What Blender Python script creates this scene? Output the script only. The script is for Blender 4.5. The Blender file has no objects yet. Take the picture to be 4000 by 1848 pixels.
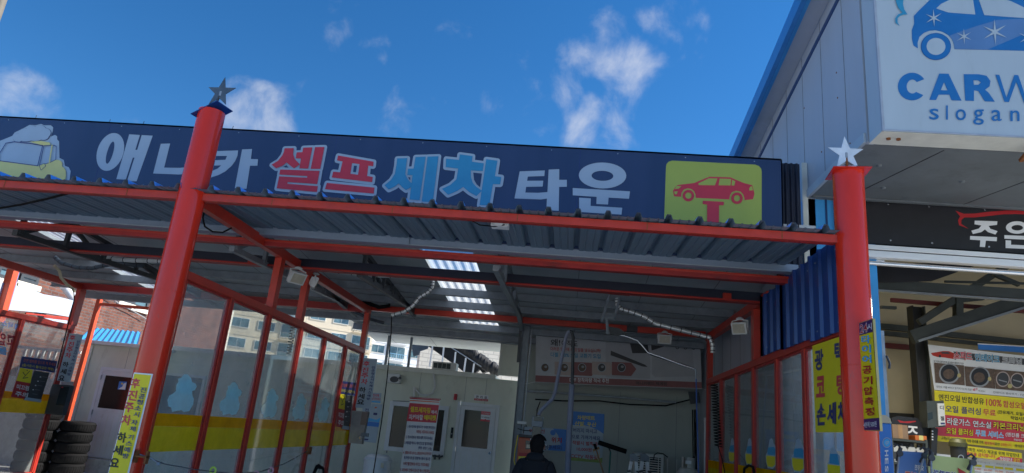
import bpy, bmesh, math, random
from mathutils import Vector, Matrix
from mathutils.geometry import tessellate_polygon
random.seed(7)
SC = bpy.context.scene
COL = SC.collection
R = math.radians
# ---------------------------------------------------------------- camera
YAW, PITCH, ROLL, FPX = 5.92, 16.21, 5.59, 2613.0      # photo 4000 x 1848
CAM = Vector((0, 0, 1.6))
_y, _p, _r = R(YAW), R(PITCH), R(ROLL)
FW = Vector((-math.sin(_y)*math.cos(_p), math.cos(_y)*math.cos(_p), math.sin(_p)))
_r0 = Vector((math.cos(_y), math.sin(_y), 0)); _u0 = _r0.cross(FW)
RT = math.cos(_r)*_r0 + math.sin(_r)*_u0
UP = -math.sin(_r)*_r0 + math.cos(_r)*_u0
cd = bpy.data.cameras.new('camera'); cd.sensor_fit = 'HORIZONTAL'; cd.sensor_width = 36.0
cd.lens = 36.0*FPX/4000; cd.clip_start = .05; cd.clip_end = 3000
cam = bpy.data.objects.new('camera', cd); COL.objects.link(cam)
cam.matrix_world = Matrix((( RT.x, UP.x, -FW.x, CAM.x), (RT.y, UP.y, -FW.y, CAM.y), (RT.z, UP.z, -FW.z, CAM.z), (0, 0, 0, 1)))
SC.camera = cam
# ---------------------------------------------------------------- light
SUN_DIR = Vector((.95, .30, 0)).normalized()
SUN_EL = R(38)
sv = Vector((SUN_DIR.x*math.cos(SUN_EL), SUN_DIR.y*math.cos(SUN_EL), math.sin(SUN_EL)))
W = bpy.data.worlds.new("World"); SC.world = W; W.use_nodes = True
nt = W.node_tree; nt.nodes.clear()
def N(t, **k):
    n = nt.nodes.new(t)
    for a, v in k.items(): setattr(n, a, v)
    return n
sky = N('ShaderNodeTexSky', sky_type='NISHITA'); sky.sun_disc = False
sky.sun_elevation = SUN_EL; sky.sun_rotation = math.atan2(SUN_DIR.x, SUN_DIR.y)
sky.air_density = 1.0; sky.dust_density = .0; sky.ozone_density = 6.0; sky.altitude = 50
tc = N('ShaderNodeTexCoord')
mp = N('ShaderNodeMapping'); mp.inputs['Scale'].default_value = (6.0, 6.0, 5.2)
nz = N('ShaderNodeTexNoise'); nz.inputs['Scale'].default_value = 2.4; nz.inputs['Detail'].default_value = 9; nz.inputs['Roughness'].default_value = .56; nz.inputs['Distortion'].default_value = .25
L = nt.links.new
L(tc.outputs['Generated'], mp.inputs['Vector']); L(mp.outputs['Vector'], nz.inputs['Vector'])
def pix_dir(px, py):
    return (FW + RT*(px-2000)/FPX + UP*(924-py)/FPX).normalized()
# (direction of a cloud, angular half-size in degrees, density)
def mth(op, a, b=None, c=None):
    n = N('ShaderNodeMath', operation=op)
    for i, v in enumerate((a, b, c)):
        if v is None: continue
        if isinstance(v, (int, float)): n.inputs[i].default_value = v
        else: L(v, n.inputs[i])
    return n.outputs[0]
CLOUDS = [((2330, 215), 3.2, .75), ((2440, 290), 3.4, 1.0), ((2400, 420), 3.0, .95), ((2350, 530), 3.0, .8), ((2480, 230), 2.0, .7), ((2370, 130), 2.0, .6),
          ((2230, 310), 2.4, .55), ((1000, 440), 3.0, 1.0), ((930, 370), 2.0, .75), ((1040, 490), 2.4, .9), ((40, 390), 3.0, .95), ((130, 430), 2.0, .6), ((-100, 370), 3, .8),
          ((2620, 40), 2.8, .8), ((2680, 70), 2.0, .65), ((1468, 185), 1.4, .45), ((2015, 250), 1.6, .5), ((2050, 370), 2.4, .5), ((1950, 390), 1.8, .45),
          ((1290, 60), 2.4, .22), ((2080, 480), 2.0, .35), ((1560, 440), 2.2, .28), ((2600, 470), 2.6, .28)]
dens = None
for (px, py), rad, a in CLOUDS:
    d = pix_dir(px, py)
    vm = N('ShaderNodeVectorMath', operation='DOT_PRODUCT'); L(tc.outputs['Generated'], vm.inputs[0]); vm.inputs[1].default_value = d
    mr = N('ShaderNodeMapRange', interpolation_type='SMOOTHSTEP'); L(vm.outputs['Value'], mr.inputs['Value'])
    mr.inputs['From Min'].default_value = math.cos(R(rad*1.3)); mr.inputs['From Max'].default_value = 1.0
    mr.inputs['To Min'].default_value = 0; mr.inputs['To Max'].default_value = a
    dens = mr.outputs[0] if dens is None else mth('MAXIMUM', dens, mr.outputs[0])
cs = mth('ADD', mth('MULTIPLY', nz.outputs['Fac'], 1.25), mth('MULTIPLY', dens, .42))
mr = N('ShaderNodeMapRange', interpolation_type='SMOOTHSTEP'); L(cs, mr.inputs['Value'])
mr.inputs['From Min'].default_value = .78; mr.inputs['From Max'].default_value = 1.42; mr.inputs['To Min'].default_value = 0; mr.inputs['To Max'].default_value = .86
cl = mr.outputs[0]
hs = N('ShaderNodeHueSaturation'); hs.inputs['Hue'].default_value = .50; hs.inputs['Saturation'].default_value = 1.22; hs.inputs['Value'].default_value = .80; L(sky.outputs['Color'], hs.inputs['Color'])
mix = N('ShaderNodeMixRGB'); L(cl, mix.inputs['Fac']); L(hs.outputs['Color'], mix.inputs['Color1']); mix.inputs['Color2'].default_value = (3.7, 3.9, 4.4, 1)
bg = N('ShaderNodeBackground'); bg.inputs['Strength'].default_value = .11
L(mix.outputs['Color'], bg.inputs['Color'])
out = N('ShaderNodeOutputWorld'); L(bg.outputs['Background'], out.inputs['Surface'])
sd = bpy.data.lights.new('sun', 'SUN'); sd.energy = 4.8; sd.angle = R(.5); sd.color = (1, .95, .87)
so = bpy.data.objects.new('sun', sd); COL.objects.link(so); so.location = (20, 6, 30)
so.rotation_euler = (-sv).to_track_quat('-Z', 'Y').to_euler()
VS = SC.view_settings
SC.display_settings.display_device = 'sRGB'
VS.view_transform = 'Standard'; VS.look = 'None'; VS.gamma = 1; VS.exposure = .85
SC.cycles.max_bounces = 8; SC.cycles.transparent_max_bounces = 16
SC.cycles.use_denoising = True
# ---------------------------------------------------------------- helpers
def ray(px, py): return FW + RT*(px-2000)/FPX + UP*(924-py)/FPX
def at(px, py, P, Nn):
    d = ray(px, py); P = Vector(P); Nn = Vector(Nn)
    return CAM + d*((P-CAM).dot(Nn)/d.dot(Nn))
def atX(px, py, X): return at(px, py, (X, 0, 0), (1, 0, 0))
def atY(px, py, Y): return at(px, py, (0, Y, 0), (0, 1, 0))
def atZ(px, py, Z): return at(px, py, (0, 0, Z), (0, 0, 1))

MATS = {}
def mat(name, rgb, rough=.5, metal=0., var=.12, scale=6., bump=0., spec=.5, dirt=None, emit=0., trans=0., kind=None, stretch=None):
    """painted / plain surface with a broken-up tone, optional grime blotches"""
    m = bpy.data.materials.new(name); m.use_nodes = True; MATS[name] = m
    t = m.node_tree; b = t.nodes['Principled BSDF']; l = t.links.new
    b.inputs['Roughness'].default_value = rough; b.inputs['Metallic'].default_value = metal
    b.inputs['Specular IOR Level'].default_value = spec
    b.inputs['Base Color'].default_value = (*rgb, 1)
    if var or dirt:
        co = t.nodes.new('ShaderNodeTexCoord'); src = co.outputs['Object']
        if stretch:
            q = t.nodes.new('ShaderNodeMapping'); q.inputs['Scale'].default_value = stretch; l(src, q.inputs['Vector']); src = q.outputs['Vector']
        n = t.nodes.new('ShaderNodeTexNoise'); n.inputs['Scale'].default_value = scale; n.inputs['Detail'].default_value = 8; n.inputs['Roughness'].default_value = .65
        l(src, n.inputs['Vector'])
        r = t.nodes.new('ShaderNodeValToRGB'); l(n.outputs['Fac'], r.inputs['Fac'])
        r.color_ramp.elements[0].position = .3; r.color_ramp.elements[1].position = .7
        r.color_ramp.elements[0].color = (*[max(0, c*(1-var)) for c in rgb], 1)
        r.color_ramp.elements[1].color = (*[min(1, c*(1+var)) for c in rgb], 1)
        colr = r.outputs['Color']
        if dirt:
            n2 = t.nodes.new('ShaderNodeTexNoise'); n2.inputs['Scale'].default_value = dirt[1]; n2.inputs['Detail'].default_value = 10; n2.inputs['Roughness'].default_value = .75
            l(src, n2.inputs['Vector'])
            r2 = t.nodes.new('ShaderNodeMapRange'); l(n2.outputs['Fac'], r2.inputs['Value'])
            r2.inputs['From Min'].default_value = dirt[2]; r2.inputs['From Max'].default_value = dirt[2]+.16
            r2.inputs['To Max'].default_value = dirt[3] if len(dirt) > 3 else .8
            mx = t.nodes.new('ShaderNodeMixRGB'); l(r2.outputs[0], mx.inputs['Fac']); l(colr, mx.inputs['Color1']); mx.inputs['Color2'].default_value = (*dirt[0], 1)
            colr = mx.outputs['Color']
        l(colr, b.inputs['Base Color'])
        rr = t.nodes.new('ShaderNodeMapRange'); l(n.outputs['Fac'], rr.inputs['Value'])
        rr.inputs['To Min'].default_value = max(.03, rough-.12); rr.inputs['To Max'].default_value = min(1, rough+.12); l(rr.outputs[0], b.inputs['Roughness'])
        if bump:
            bp = t.nodes.new('ShaderNodeBump'); bp.inputs['Strength'].default_value = bump; bp.inputs['Distance'].default_value = .01
            l(n.outputs['Fac'], bp.inputs['Height']); l(bp.outputs['Normal'], b.inputs['Normal'])
    if emit:
        b.inputs['Emission Color'].default_value = (*rgb, 1); b.inputs['Emission Strength'].default_value = emit
    return m

def mat_film(name, rgb, opac, gloss=.08, diff=.5, rough=.04):
    """thin sheet seen through: tinted transparency + a little dirt + sky reflection"""
    m = bpy.data.materials.new(name); m.use_nodes = True; MATS[name] = m
    t = m.node_tree; t.nodes.clear(); l = t.links.new
    o = t.nodes.new('ShaderNodeOutputMaterial')
    tr = t.nodes.new('ShaderNodeBsdfTransparent'); tr.inputs['Color'].default_value = (*[min(1, c) for c in rgb], 1)
    df = t.nodes.new('ShaderNodeBsdfDiffuse'); df.inputs['Color'].default_value = (*[c*diff for c in rgb], 1)
    tl = t.nodes.new('ShaderNodeBsdfTranslucent'); tl.inputs['Color'].default_value = (*[c*diff for c in rgb], 1)
    a = t.nodes.new('ShaderNodeMixShader'); a.inputs[0].default_value = .5; l(df.outputs[0], a.inputs[1]); l(tl.outputs[0], a.inputs[2])
    co = t.nodes.new('ShaderNodeTexCoord'); n = t.nodes.new('ShaderNodeTexNoise'); n.inputs['Scale'].default_value = 2.6; n.inputs['Detail'].default_value = 9; n.inputs['Roughness'].default_value = .7
    l(co.outputs['Object'], n.inputs['Vector'])
    r = t.nodes.new('ShaderNodeMapRange'); l(n.outputs['Fac'], r.inputs['Value']); r.inputs['From Min'].default_value = .3; r.inputs['From Max'].default_value = .75
    r.inputs['To Min'].default_value = opac*.7; r.inputs['To Max'].default_value = min(1, opac*1.35)
    b = t.nodes.new('ShaderNodeMixShader'); l(r.outputs[0], b.inputs[0]); l(tr.outputs[0], b.inputs[1]); l(a.outputs[0], b.inputs[2])
    g = t.nodes.new('ShaderNodeBsdfGlossy'); g.inputs['Roughness'].default_value = rough
    f = t.nodes.new('ShaderNodeFresnel'); f.inputs['IOR'].default_value = 1.45
    ge = t.nodes.new('ShaderNodeNewGeometry'); mm = t.nodes.new('ShaderNodeMath'); mm.operation = 'SUBTRACT'; mm.inputs[0].default_value = 1; l(ge.outputs['Backfacing'], mm.inputs[1])
    m3 = t.nodes.new('ShaderNodeMath'); m3.operation = 'MULTIPLY'; l(f.outputs[0], m3.inputs[0]); l(mm.outputs[0], m3.inputs[1])
    c = t.nodes.new('ShaderNodeMixShader'); l(m3.outputs[0], c.inputs[0]); l(b.outputs[0], c.inputs[1]); l(g.outputs[0], c.inputs[2])
    l(c.outputs[0], o.inputs['Surface'])
    return m

class MB:
    """collects shapes (world coordinates) and links them as ONE mesh object"""
    def __init__(s): s.v = []; s.f = []; s.m = []; s.sm = []
    def face(s, pts, m, smooth=False):
        i = len(s.v); s.v += [Vector(p) for p in pts]; s.f.append(tuple(range(i, i+len(pts)))); s.m.append(m); s.sm.append(smooth)
    def mesh(s, verts, faces, m, smooth=False):
        i = len(s.v); s.v += [Vector(p) for p in verts]
        for f in faces: s.f.append(tuple(i+k for k in f)); s.m.append(m); s.sm.append(smooth)
    def hexa(s, q, m):     # q: 8 corners, bottom ring then top ring
        s.mesh(q, [(3, 2, 1, 0), (4, 5, 6, 7), (0, 1, 5, 4), (1, 2, 6, 5), (2, 3, 7, 6), (3, 0, 4, 7)], m)
    def box(s, x0, y0, z0, x1, y1, z1, m):
        s.hexa([(x0, y0, z0), (x1, y0, z0), (x1, y1, z0), (x0, y1, z0), (x0, y0, z1), (x1, y0, z1), (x1, y1, z1), (x0, y1, z1)], m)
    def bar(s, p0, p1, w, h, m, up=(0, 0, 1)):
        p0, p1 = Vector(p0), Vector(p1); d = (p1-p0).normalized(); u = Vector(up)
        if abs(d.dot(u)) > .98: u = Vector((0, 1, 0))
        a = d.cross(u).normalized()*w/2; b = a.cross(d).normalized()*h/2
        s.hexa([p0-a-b, p0+a-b, p1+a-b, p1-a-b, p0-a+b, p0+a+b, p1+a+b, p1-a+b], m)
    def prism(s, pts, ext, m):   # planar polygon extruded along ext
        pts = [Vector(p) for p in pts]; ext = Vector(ext); n = len(pts)
        tri = tessellate_polygon([pts])
        s.mesh(pts, tri, m); s.mesh([p+ext for p in pts], [t[::-1] for t in tri], m)
        s.mesh(pts+[p+ext for p in pts], [(i, (i+1) % n, n+(i+1) % n, n+i) for i in range(n)], m)
    def tube(s, path, r, m, n=10, cap=True):
        path = [Vector(p) for p in path]; k = len(path); rs = r if isinstance(r, (list, tuple)) else [r]*k
        t0 = (path[1]-path[0]).normalized(); u = Vector((0, 0, 1)) if abs(t0.z) < .9 else Vector((1, 0, 0))
        a = t0.cross(u).normalized(); rings = []
        for i, p in enumerate(path):
            t = (path[min(i+1, k-1)]-path[max(i-1, 0)]).normalized()
            a = (a-t*a.dot(t)); a = a.normalized() if a.length > 1e-6 else t.orthogonal().normalized()
            b = t.cross(a)
            rings.append([p+(a*math.cos(2*math.pi*j/n)+b*math.sin(2*math.pi*j/n))*rs[i] for j in range(n)])
        vs = [q for rg in rings for q in rg]
        s.mesh(vs, [(i*n+j, i*n+(j+1) % n, (i+1)*n+(j+1) % n, (i+1)*n+j) for i in range(k-1) for j in range(n)], m, True)
        if cap: s.face(rings[0][::-1], m); s.face(rings[-1], m)
    def lathe(s, c, prof, m, n=24, axis='Z'):
        c = Vector(c); rings = []
        for r, z in prof:
            rings.append([c+Vector((r*math.cos(2*math.pi*j/n), r*math.sin(2*math.pi*j/n), z)) if axis == 'Z' else
                          (c+Vector((r*math.cos(2*math.pi*j/n), z, r*math.sin(2*math.pi*j/n))) if axis == 'Y' else c+Vector((z, r*math.cos(2*math.pi*j/n), r*math.sin(2*math.pi*j/n)))) for j in range(n)])
        for i in range(len(prof)-1):
            s.mesh(rings[i]+rings[i+1], [(j, (j+1) % n, n+(j+1) % n, n+j) for j in range(n)], m, True)
        if prof[0][0] > .001: s.face(rings[0][::-1], m)
        if prof[-1][0] > .001: s.face(rings[-1], m)
    def build(s, name, parent=None, org=None, bevel=0., split=True):
        me = bpy.data.meshes.new(name)
        o0 = ORG.get(parent.name, Vector((0, 0, 0))) if parent is not None else (Vector(org) if org is not None else Vector((0, 0, 0)))
        me.from_pydata([tuple(v-o0) for v in s.v], [], s.f)
        names = []
        for m in s.m:
            if m not in names: names.append(m)
        for m in names: me.materials.append(MATS[m])
        for p, m, sm in zip(me.polygons, s.m, s.sm): p.material_index = names.index(m); p.use_smooth = sm
        me.update()
        o = bpy.data.objects.new(name, me); COL.objects.link(o)
        if parent is not None: o.parent = parent; ORG[o.name] = o0
        else: o.location = o0; ORG[o.name] = o0
        if bevel:
            b = o.modifiers.new('edge', 'BEVEL'); b.width = bevel; b.segments = 2; b.limit_method = 'ANGLE'; b.angle_limit = R(40)
        return o
ORG = {}
def tag(o, label=None, cat=None, group=None, kind=None):
    if label: o['label'] = label
    if cat: o['category'] = cat
    if group: o['group'] = group
    if kind: o['kind'] = kind
    return o
def thing(name, label, cat, loc, group=None):
    o = bpy.data.objects.new(name, None); COL.objects.link(o); o.location = loc; o.empty_display_size = .1
    ORG[o.name] = Vector(loc)
    return tag(o, label, cat, group)
def copy_tree(o, parent=None):
    c = o.copy(); COL.objects.link(c); c.parent = parent
    if parent is not None: c.matrix_parent_inverse = o.matrix_parent_inverse
    for ch in list(o.children): copy_tree(ch, c)
    return c
_tg = {}
TS = bpy.data.scenes.new('type_setting')
def _type(body, bold):
    c = bpy.data.curves.new('t', 'FONT'); c.body = body; c.size = 1; c.offset = bold; c.resolution_u = 3
    o = bpy.data.objects.new('t', c); TS.collection.objects.link(o); vl = TS.view_layers[0]; vl.update()
    me = bpy.data.meshes.new_from_object(o.evaluated_get(vl.depsgraph))
    vs = [(v.co.x, v.co.y) for v in me.vertices]; fs = [tuple(p.vertices) for p in me.polygons]
    bpy.data.objects.remove(o); bpy.data.curves.remove(c); bpy.data.meshes.remove(me)
    return vs, fs
def _keep(k, vs, fs):
    xs = [v[0] for v in vs] or [0, 1]; ys = [v[1] for v in vs] or [0, 1]
    _tg[k] = (vs, fs, (min(xs), max(xs), min(ys), max(ys)))
def text_geo(s, bold):
    k = (s, round(bold, 4))
    if k not in _tg: _keep(k, *_type(*k))
    return _tg[k]
class Pr:
    """flat print on a plane through P with outward normal Nn; photo pixels are dropped onto that real plane"""
    def __init__(s, P, Nn, lift=.0015, step=.0007, mb=None):
        s.P, s.N = Vector(P), Vector(Nn).normalized(); s.mb = mb or MB(); s.k = lift; s.st = step
        if s.N.dot(CAM-s.P) < 0: s.N = -s.N
    def pt(s, p): return p if isinstance(p, Vector) else at(p[0], p[1], s.P, s.N)
    def up(s): s.k += s.st; return s.N*s.k
    def poly(s, pts, m, holes=()):
        o = s.up(); loops = [[s.pt(p)+o for p in pts]]+[[s.pt(p)+o for p in h] for h in holes]
        # tessellate in plane coordinates
        u = s.N.orthogonal().normalized(); w = s.N.cross(u)
        l2 = [[Vector((p.dot(u), p.dot(w), 0)) for p in lp] for lp in loops]
        tri = tessellate_polygon(l2); flat = [p for lp in loops for p in lp]
        s.mb.mesh(flat, [t if (flat[t[1]]-flat[t[0]]).cross(flat[t[2]]-flat[t[0]]).dot(s.N) > 0 else t[::-1] for t in tri], m)
        return s
    def stroke(s, pts, w, m, closed=True):
        """band of width w metres along an outline, round joints"""
        P3 = [s.pt(p) for p in pts]; n = len(P3)
        for i in range(n if closed else n-1):
            a, b = P3[i], P3[(i+1) % n]
            if (b-a).length < 1e-5: continue
            d = (b-a).normalized(); q = s.N.cross(d)*w/2; s.k += .00006; o = s.N*s.k
            s.mb.face([a-q+o, b-q+o, b+q+o, a+q+o][::1], m)
        u = s.N.orthogonal().normalized(); v = s.N.cross(u)
        for a in P3:
            s.k += .00006; o = s.N*s.k
            s.mb.face([a+o+(u*math.cos(2*math.pi*j/12)+v*math.sin(2*math.pi*j/12))*w/2 for j in range(12)], m)
        return s
    def ell(s, c, a, b, m, n=32, hole=None, rot=0):
        cr, sr = math.cos(R(rot)), math.sin(R(rot))
        f = lambda A, B: [(c[0]+A*math.cos(2*math.pi*j/n)*cr-B*math.sin(2*math.pi*j/n)*sr, c[1]+A*math.cos(2*math.pi*j/n)*sr+B*math.sin(2*math.pi*j/n)*cr) for j in range(n)]
        s.poly(f(a, b), m, [f(*hole)[::-1]] if hole else ())
        return s
    def text(s, t, bl, br, tl, m, bold=.012, outline=None, keep=None):
        vs, fs, (x0, x1, y0, y1) = text_geo(t, bold)
        A, B, C = s.pt(bl), s.pt(br), s.pt(tl); U, V = (B-A)/(x1-x0), (C-A)/(y1-y0)
        if outline:
            vo, fo, _ = text_geo(t, bold+outline[1]); o = s.up()
            s._emit([A+U*(x-x0)+V*(y-y0)+o for x, y in vo], fo, outline[0])
        o = s.up(); s._emit([A+U*(x-x0)+V*(y-y0)+o for x, y in vs], fs, m)
        return s
    def _emit(s, P3, fs, m):
        out = []
        for f in fs:
            n = (P3[f[1]]-P3[f[0]]).cross(P3[f[2]]-P3[f[0]])
            out.append(f if n.dot(s.N) >= 0 else f[::-1])
        s.mb.mesh(P3, out, m)
    def vtext(s, chars, top, bot, halfw, m, bold=.03, fill=.82, wfill=1.0):
        """characters one below another between two centre points; halfw = pixel vector"""
        n = len(chars)
        for i, ch in enumerate(chars):
            if ch == ' ': continue
            mm = m[i] if isinstance(m, (list, tuple)) else m
            f0, f1 = (i+(1-fill)/2)/n, (i+1-(1-fill)/2)/n
            a = (top[0]+(bot[0]-top[0])*f0, top[1]+(bot[1]-top[1])*f0); b = (top[0]+(bot[0]-top[0])*f1, top[1]+(bot[1]-top[1])*f1)
            s.text(ch, (b[0]-halfw[0], b[1]-halfw[1]), (b[0]+halfw[0], b[1]+halfw[1]), (a[0]-halfw[0], a[1]-halfw[1]), mm, bold)
        return s
def board(name, label, cat, quad, P, Nn, m, thick=.01, group=None, frame=None, parent=None):
    """thin board whose face lies on the plane; returns (thing, print) - the print becomes its lettering"""
    pr = Pr(P, Nn); q = [pr.pt(p) for p in quad]; c = sum(q, Vector())/len(q)
    t = thing(name, label, cat, c, group) if parent is None else parent
    b = MB(); b.prism(q, -pr.N*thick, m); b.build('board', t)
    return t, pr
def xf(ox, oy, s): return lambda pts: [(ox+x/s, oy+y/s) for x, y in pts]
def lerp(a, b, t): return tuple(a[i]+(b[i]-a[i])*t for i in range(len(a)))

# ---------------------------------------------------------------- materials
RED = (.48, .036, .018)
mat('red_paint', RED, .38, var=.16, scale=5, dirt=((.30, .02, .02), 9, .60, .55))
mat('red_column', (.70, .034, .014), .15, var=.10, scale=3.5, dirt=((.22, .08, .06), 14, .59, .55), stretch=(1, 1, .3))
mat('red_dark', (.36, .022, .02), .5, var=.25, scale=6, dirt=((.06, .02, .02), 4, .55, .8), stretch=(.4, 1, 1))
mat('orange_paint', (.66, .085, .03), .45, var=.14, dirt=((.3, .05, .03), 10, .62, .6))
mat('steel_grey', (.22, .25, .28), .5, var=.2, dirt=((.10, .07, .05), 5, .58, .6))
mat('steel_dark', (.045, .052, .06), .5, var=.25, dirt=((.03, .025, .02), 6, .55, .6))
mat('galv', (.36, .40, .44), .42, .35, var=.18, scale=8, dirt=((.20, .15, .10), 4, .62, .5))
mat('gutter', (.22, .28, .36), .45, var=.12, scale=4, dirt=((.16, .13, .08), 3, .66, .5), stretch=(.3, 1, 1))
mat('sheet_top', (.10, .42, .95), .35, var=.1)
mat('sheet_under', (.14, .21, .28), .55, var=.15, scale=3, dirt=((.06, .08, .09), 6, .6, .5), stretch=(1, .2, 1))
mat('sheet_blue', (.012, .052, .21), .32, var=.14, scale=5, dirt=((.015, .04, .14), 8, .6, .5), stretch=(1, 1, .3))
mat('sheet_navy', (.018, .022, .04), .45, var=.15)
mat('roof_panel', (.50, .54, .56), .55, var=.10, scale=1.5, dirt=((.26, .25, .21), 2.5, .58, .5))
mat('cream_wall', (.65, .67, .57), .55, var=.12, scale=1.2, dirt=((.34, .33, .26), 2.2, .55, .55), stretch=(1, 1, .4))
mat('dimmed_wall', (.40, .43, .39), .6, var=.10, scale=1.2, dirt=((.2, .21, .17), 2.5, .58, .6), stretch=(1, 1, .3)); mat('pole_grey', (.16, .14, .11), .7, var=.15)  # bay end wall: colour darkened to stand for the dim light there
mat('cream_trim', (.66, .67, .60), .5, var=.1, dirt=((.30, .27, .2), 5, .62, .5))
mat('panel_white', (.38, .43, .50), .4, var=.08, scale=1.5, dirt=((.26, .28, .30), 2.2, .56, .5), stretch=(1, 1, .12))
mat('panel_seam', (.16, .18, .20), .6)
mat('trim_blue', (.03, .19, .50), .35, var=.12)
mat('trim_navy', (.015, .05, .16), .4, var=.12)
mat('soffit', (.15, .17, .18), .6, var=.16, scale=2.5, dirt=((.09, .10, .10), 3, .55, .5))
mat('wall_blue', (.05, .34, .72), .45, var=.1, scale=3)
mat('wall_beige', (.60, .44, .28), .6, var=.1)
mat('black_sign', (.012, .012, .016), .5, var=.3)
mat('alu', (.86, .86, .85), .38, .15, var=.10, scale=3, stretch=(.2, 1, 4), dirt=((.4, .4, .42), 3, .62, .4))
mat('chrome', (.75, .76, .78), .18, .9, var=.05)
mat('foil', (.70, .71, .70), .35, .55, var=.16, scale=14, bump=.5)
mat('foam_grey', (.22, .24, .32), .7, var=.14)
mat('sign_navy', (.027, .050, .120), .34, var=.10, scale=2, dirt=((.05, .065, .13), 3.5, .60, .35), stretch=(1.6, 1, .22))
mat('sign_edge', (.35, .40, .48), .4)
mat('print_white', (.37, .46, .54), .4, var=.05, scale=2)
mat('white', (.78, .79, .80), .45, var=.05)
mat('white_dirty', (.66, .67, .66), .5, var=.08, dirt=((.4, .38, .33), 5, .62, .5))
mat('print_red', (.60, .035, .06), .4, var=.06)
mat('print_cyan', (.035, .27, .46), .4, var=.06)
mat('print_lime', (.38, .45, .08), .4, var=.06, scale=1.5)
mat('yellow', (.80, .66, .005), .42, var=.05)
mat('yellow_pale', (.70, .62, .22), .45, var=.05)
mat('print_black', (.012, .014, .02), .5, var=0)
mat('print_navy', (.02, .03, .16), .45, var=0)
mat('print_blue', (.03, .20, .62), .45, var=.05)
mat('print_sky', (.05, .42, .80), .45, var=.05)
mat('print_purple', (.035, .012, .12), .45, var=.05)
mat('print_crimson', (.45, .015, .02), .45, var=.05)
mat('print_orange', (.75, .16, .02), .45, var=0)
mat('print_peach', (.46, .37, .34), .5, var=.06)
mat('print_grey', (.30, .31, .33), .5, var=.1)
mat('print_dark', (.05, .052, .058), .5, var=.1)
mat('print_brown', (.12, .075, .05), .5, var=.35, scale=30)
mat('print_green', (.24, .34, .08), .5, var=.3, scale=8)
mat('cw_white', (.42, .50, .56), .35, var=.06, scale=1.2, dirt=((.30, .35, .38), 3, .58, .35), stretch=(1.5, 1.5, .25))
mat('cw_blue', (.020, .155, .42), .35, var=.06)
mat('cw_blue_pale', (.10, .21, .42), .35, var=.1, scale=2)
mat('cw_deep', (.012, .11, .34), .35, var=.05)
mat('gold', (.55, .42, .18), .35, .6)
mat('black_rubber', (.008, .008, .009), .85, var=.3, scale=20, bump=.3, spec=.2)
mat('black_paint', (.02, .021, .022), .5, var=.2)
mat('banner_shade', (.42, .43, .46), .6, var=.08, scale=2.5)
mat('banner_blue', (.10, .22, .50), .5, var=.06); mat('banner_lime', (.50, .55, .20), .5, var=.06); mat('olive', (.07, .07, .02), .5)
mat('black_tarp', (.008, .009, .012), .6, var=.4, scale=6, bump=.8)
mat('tarp_grey', (.055, .075, .10), .6, var=.3, scale=6, bump=.6)
mat('rust', (.22, .075, .02), .8, var=.5, scale=30, bump=.3)
mat('stainless', (.36, .35, .34), .4, .6, var=.2, scale=6)
mat('brown_box', (.26, .17, .11), .75, var=.1)
mat('orange_box', (.62, .16, .03), .5, var=.1)
mat('coin_brown', (.26, .20, .17), .45, .3, var=.1)
mat('white_enamel', (.66, .70, .74), .3, var=.04)
mat('star_lit', (.86, .86, .84), .30, .35, var=.2, scale=5)  # right star: bright reflection put into a whitened steel colour
mat('star_shaded', (.14, .16, .18), .4, .6, var=.2, scale=6)  # left star: shade of its turned face put into the colour
mat('cloth_black', (.007, .008, .012), .9, var=.3, scale=9, bump=.3)
mat('cloth_dark', (.02, .022, .03), .85, var=.3, scale=9)
mat('hair', (.010, .008, .008), .85, var=.5, scale=60, bump=.5, spec=.15)
mat('skin', (.50, .27, .19), .5, var=.08)
mat('pink', (.75, .40, .48), .4, var=0); mat('lime', (.50, .68, .08), .4, var=0)
mat('hose_blue', (.02, .10, .38), .4, var=0)
mat('wood', (.36, .21, .10), .6, var=.2); mat('pole_green', (.01, .16, .13), .4, var=.1)
mat('orange_machine', (.52, .11, .045), .45, var=.1)
mat('screen_dark', (.02, .03, .035), .2, var=0)
mat('window_dark', (.012, .015, .018), .12, var=.2, scale=2, spec=.3)
mat('door_white', (.66, .68, .70), .4, var=.05, dirt=((.45, .46, .44), 4, .64, .5))
mat('ac_white', (.62, .62, .58), .5, var=.08)
mat('gas_tank', (.52, .52, .48), .45, var=.1, dirt=((.3, .2, .1), 6, .64, .6))
mat('tarp_white', (.46, .54, .66), .55, var=.06, scale=1.5)
mat('roof_cyan', (.03, .30, .62), .45, var=.12)
mat('concrete', (.52, .52, .50), .75, var=.2, scale=3, bump=.2, dirt=((.16, .17, .16), 2, .55, .5))
mat('floor_green', (.20, .30, .26), .4, var=.25, scale=3, dirt=((.12, .13, .12), 2, .58, .6))
mat('apt_cream', (.66, .57, .43), .8, var=.06, scale=.25)
mat('apt_white', (.74, .75, .76), .8, var=.06, scale=.25)
mat('apt_blue', (.20, .42, .60), .6, var=.1)
mat('apt_frame', (.70, .68, .62), .6)
mat('apt_glass', (.10, .17, .20), .15, var=.5, scale=.8)
mat('tan_wall', (.52, .46, .38), .8, var=.12, scale=3)
mat('garage_cream', (.55, .48, .33), .6, var=.08, scale=1.2, dirt=((.36, .30, .2), 2, .62, .5))
mat('garage_beam', (.035, .042, .038), .5, var=.25)
mat('garage_steel', (.05, .06, .056), .5, var=.2)
mat('maroon', (.13, .018, .015), .5, var=.1)
mat('bottle_white', (.55, .55, .52), .5, var=.05)
mat('banner_cloth', (.50, .52, .55), .6, var=.10, scale=2.5, bump=.15)
mat('banner_red', (.28, .11, .11), .6, var=.1)
mat('sticker_blue', (.27, .62, .78), .5, var=.08, scale=9)
mat('sticker_teal', (.03, .30, .52), .5, var=.06)
mat('lamp_glass', (.50, .46, .36), .25, var=.06)
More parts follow.
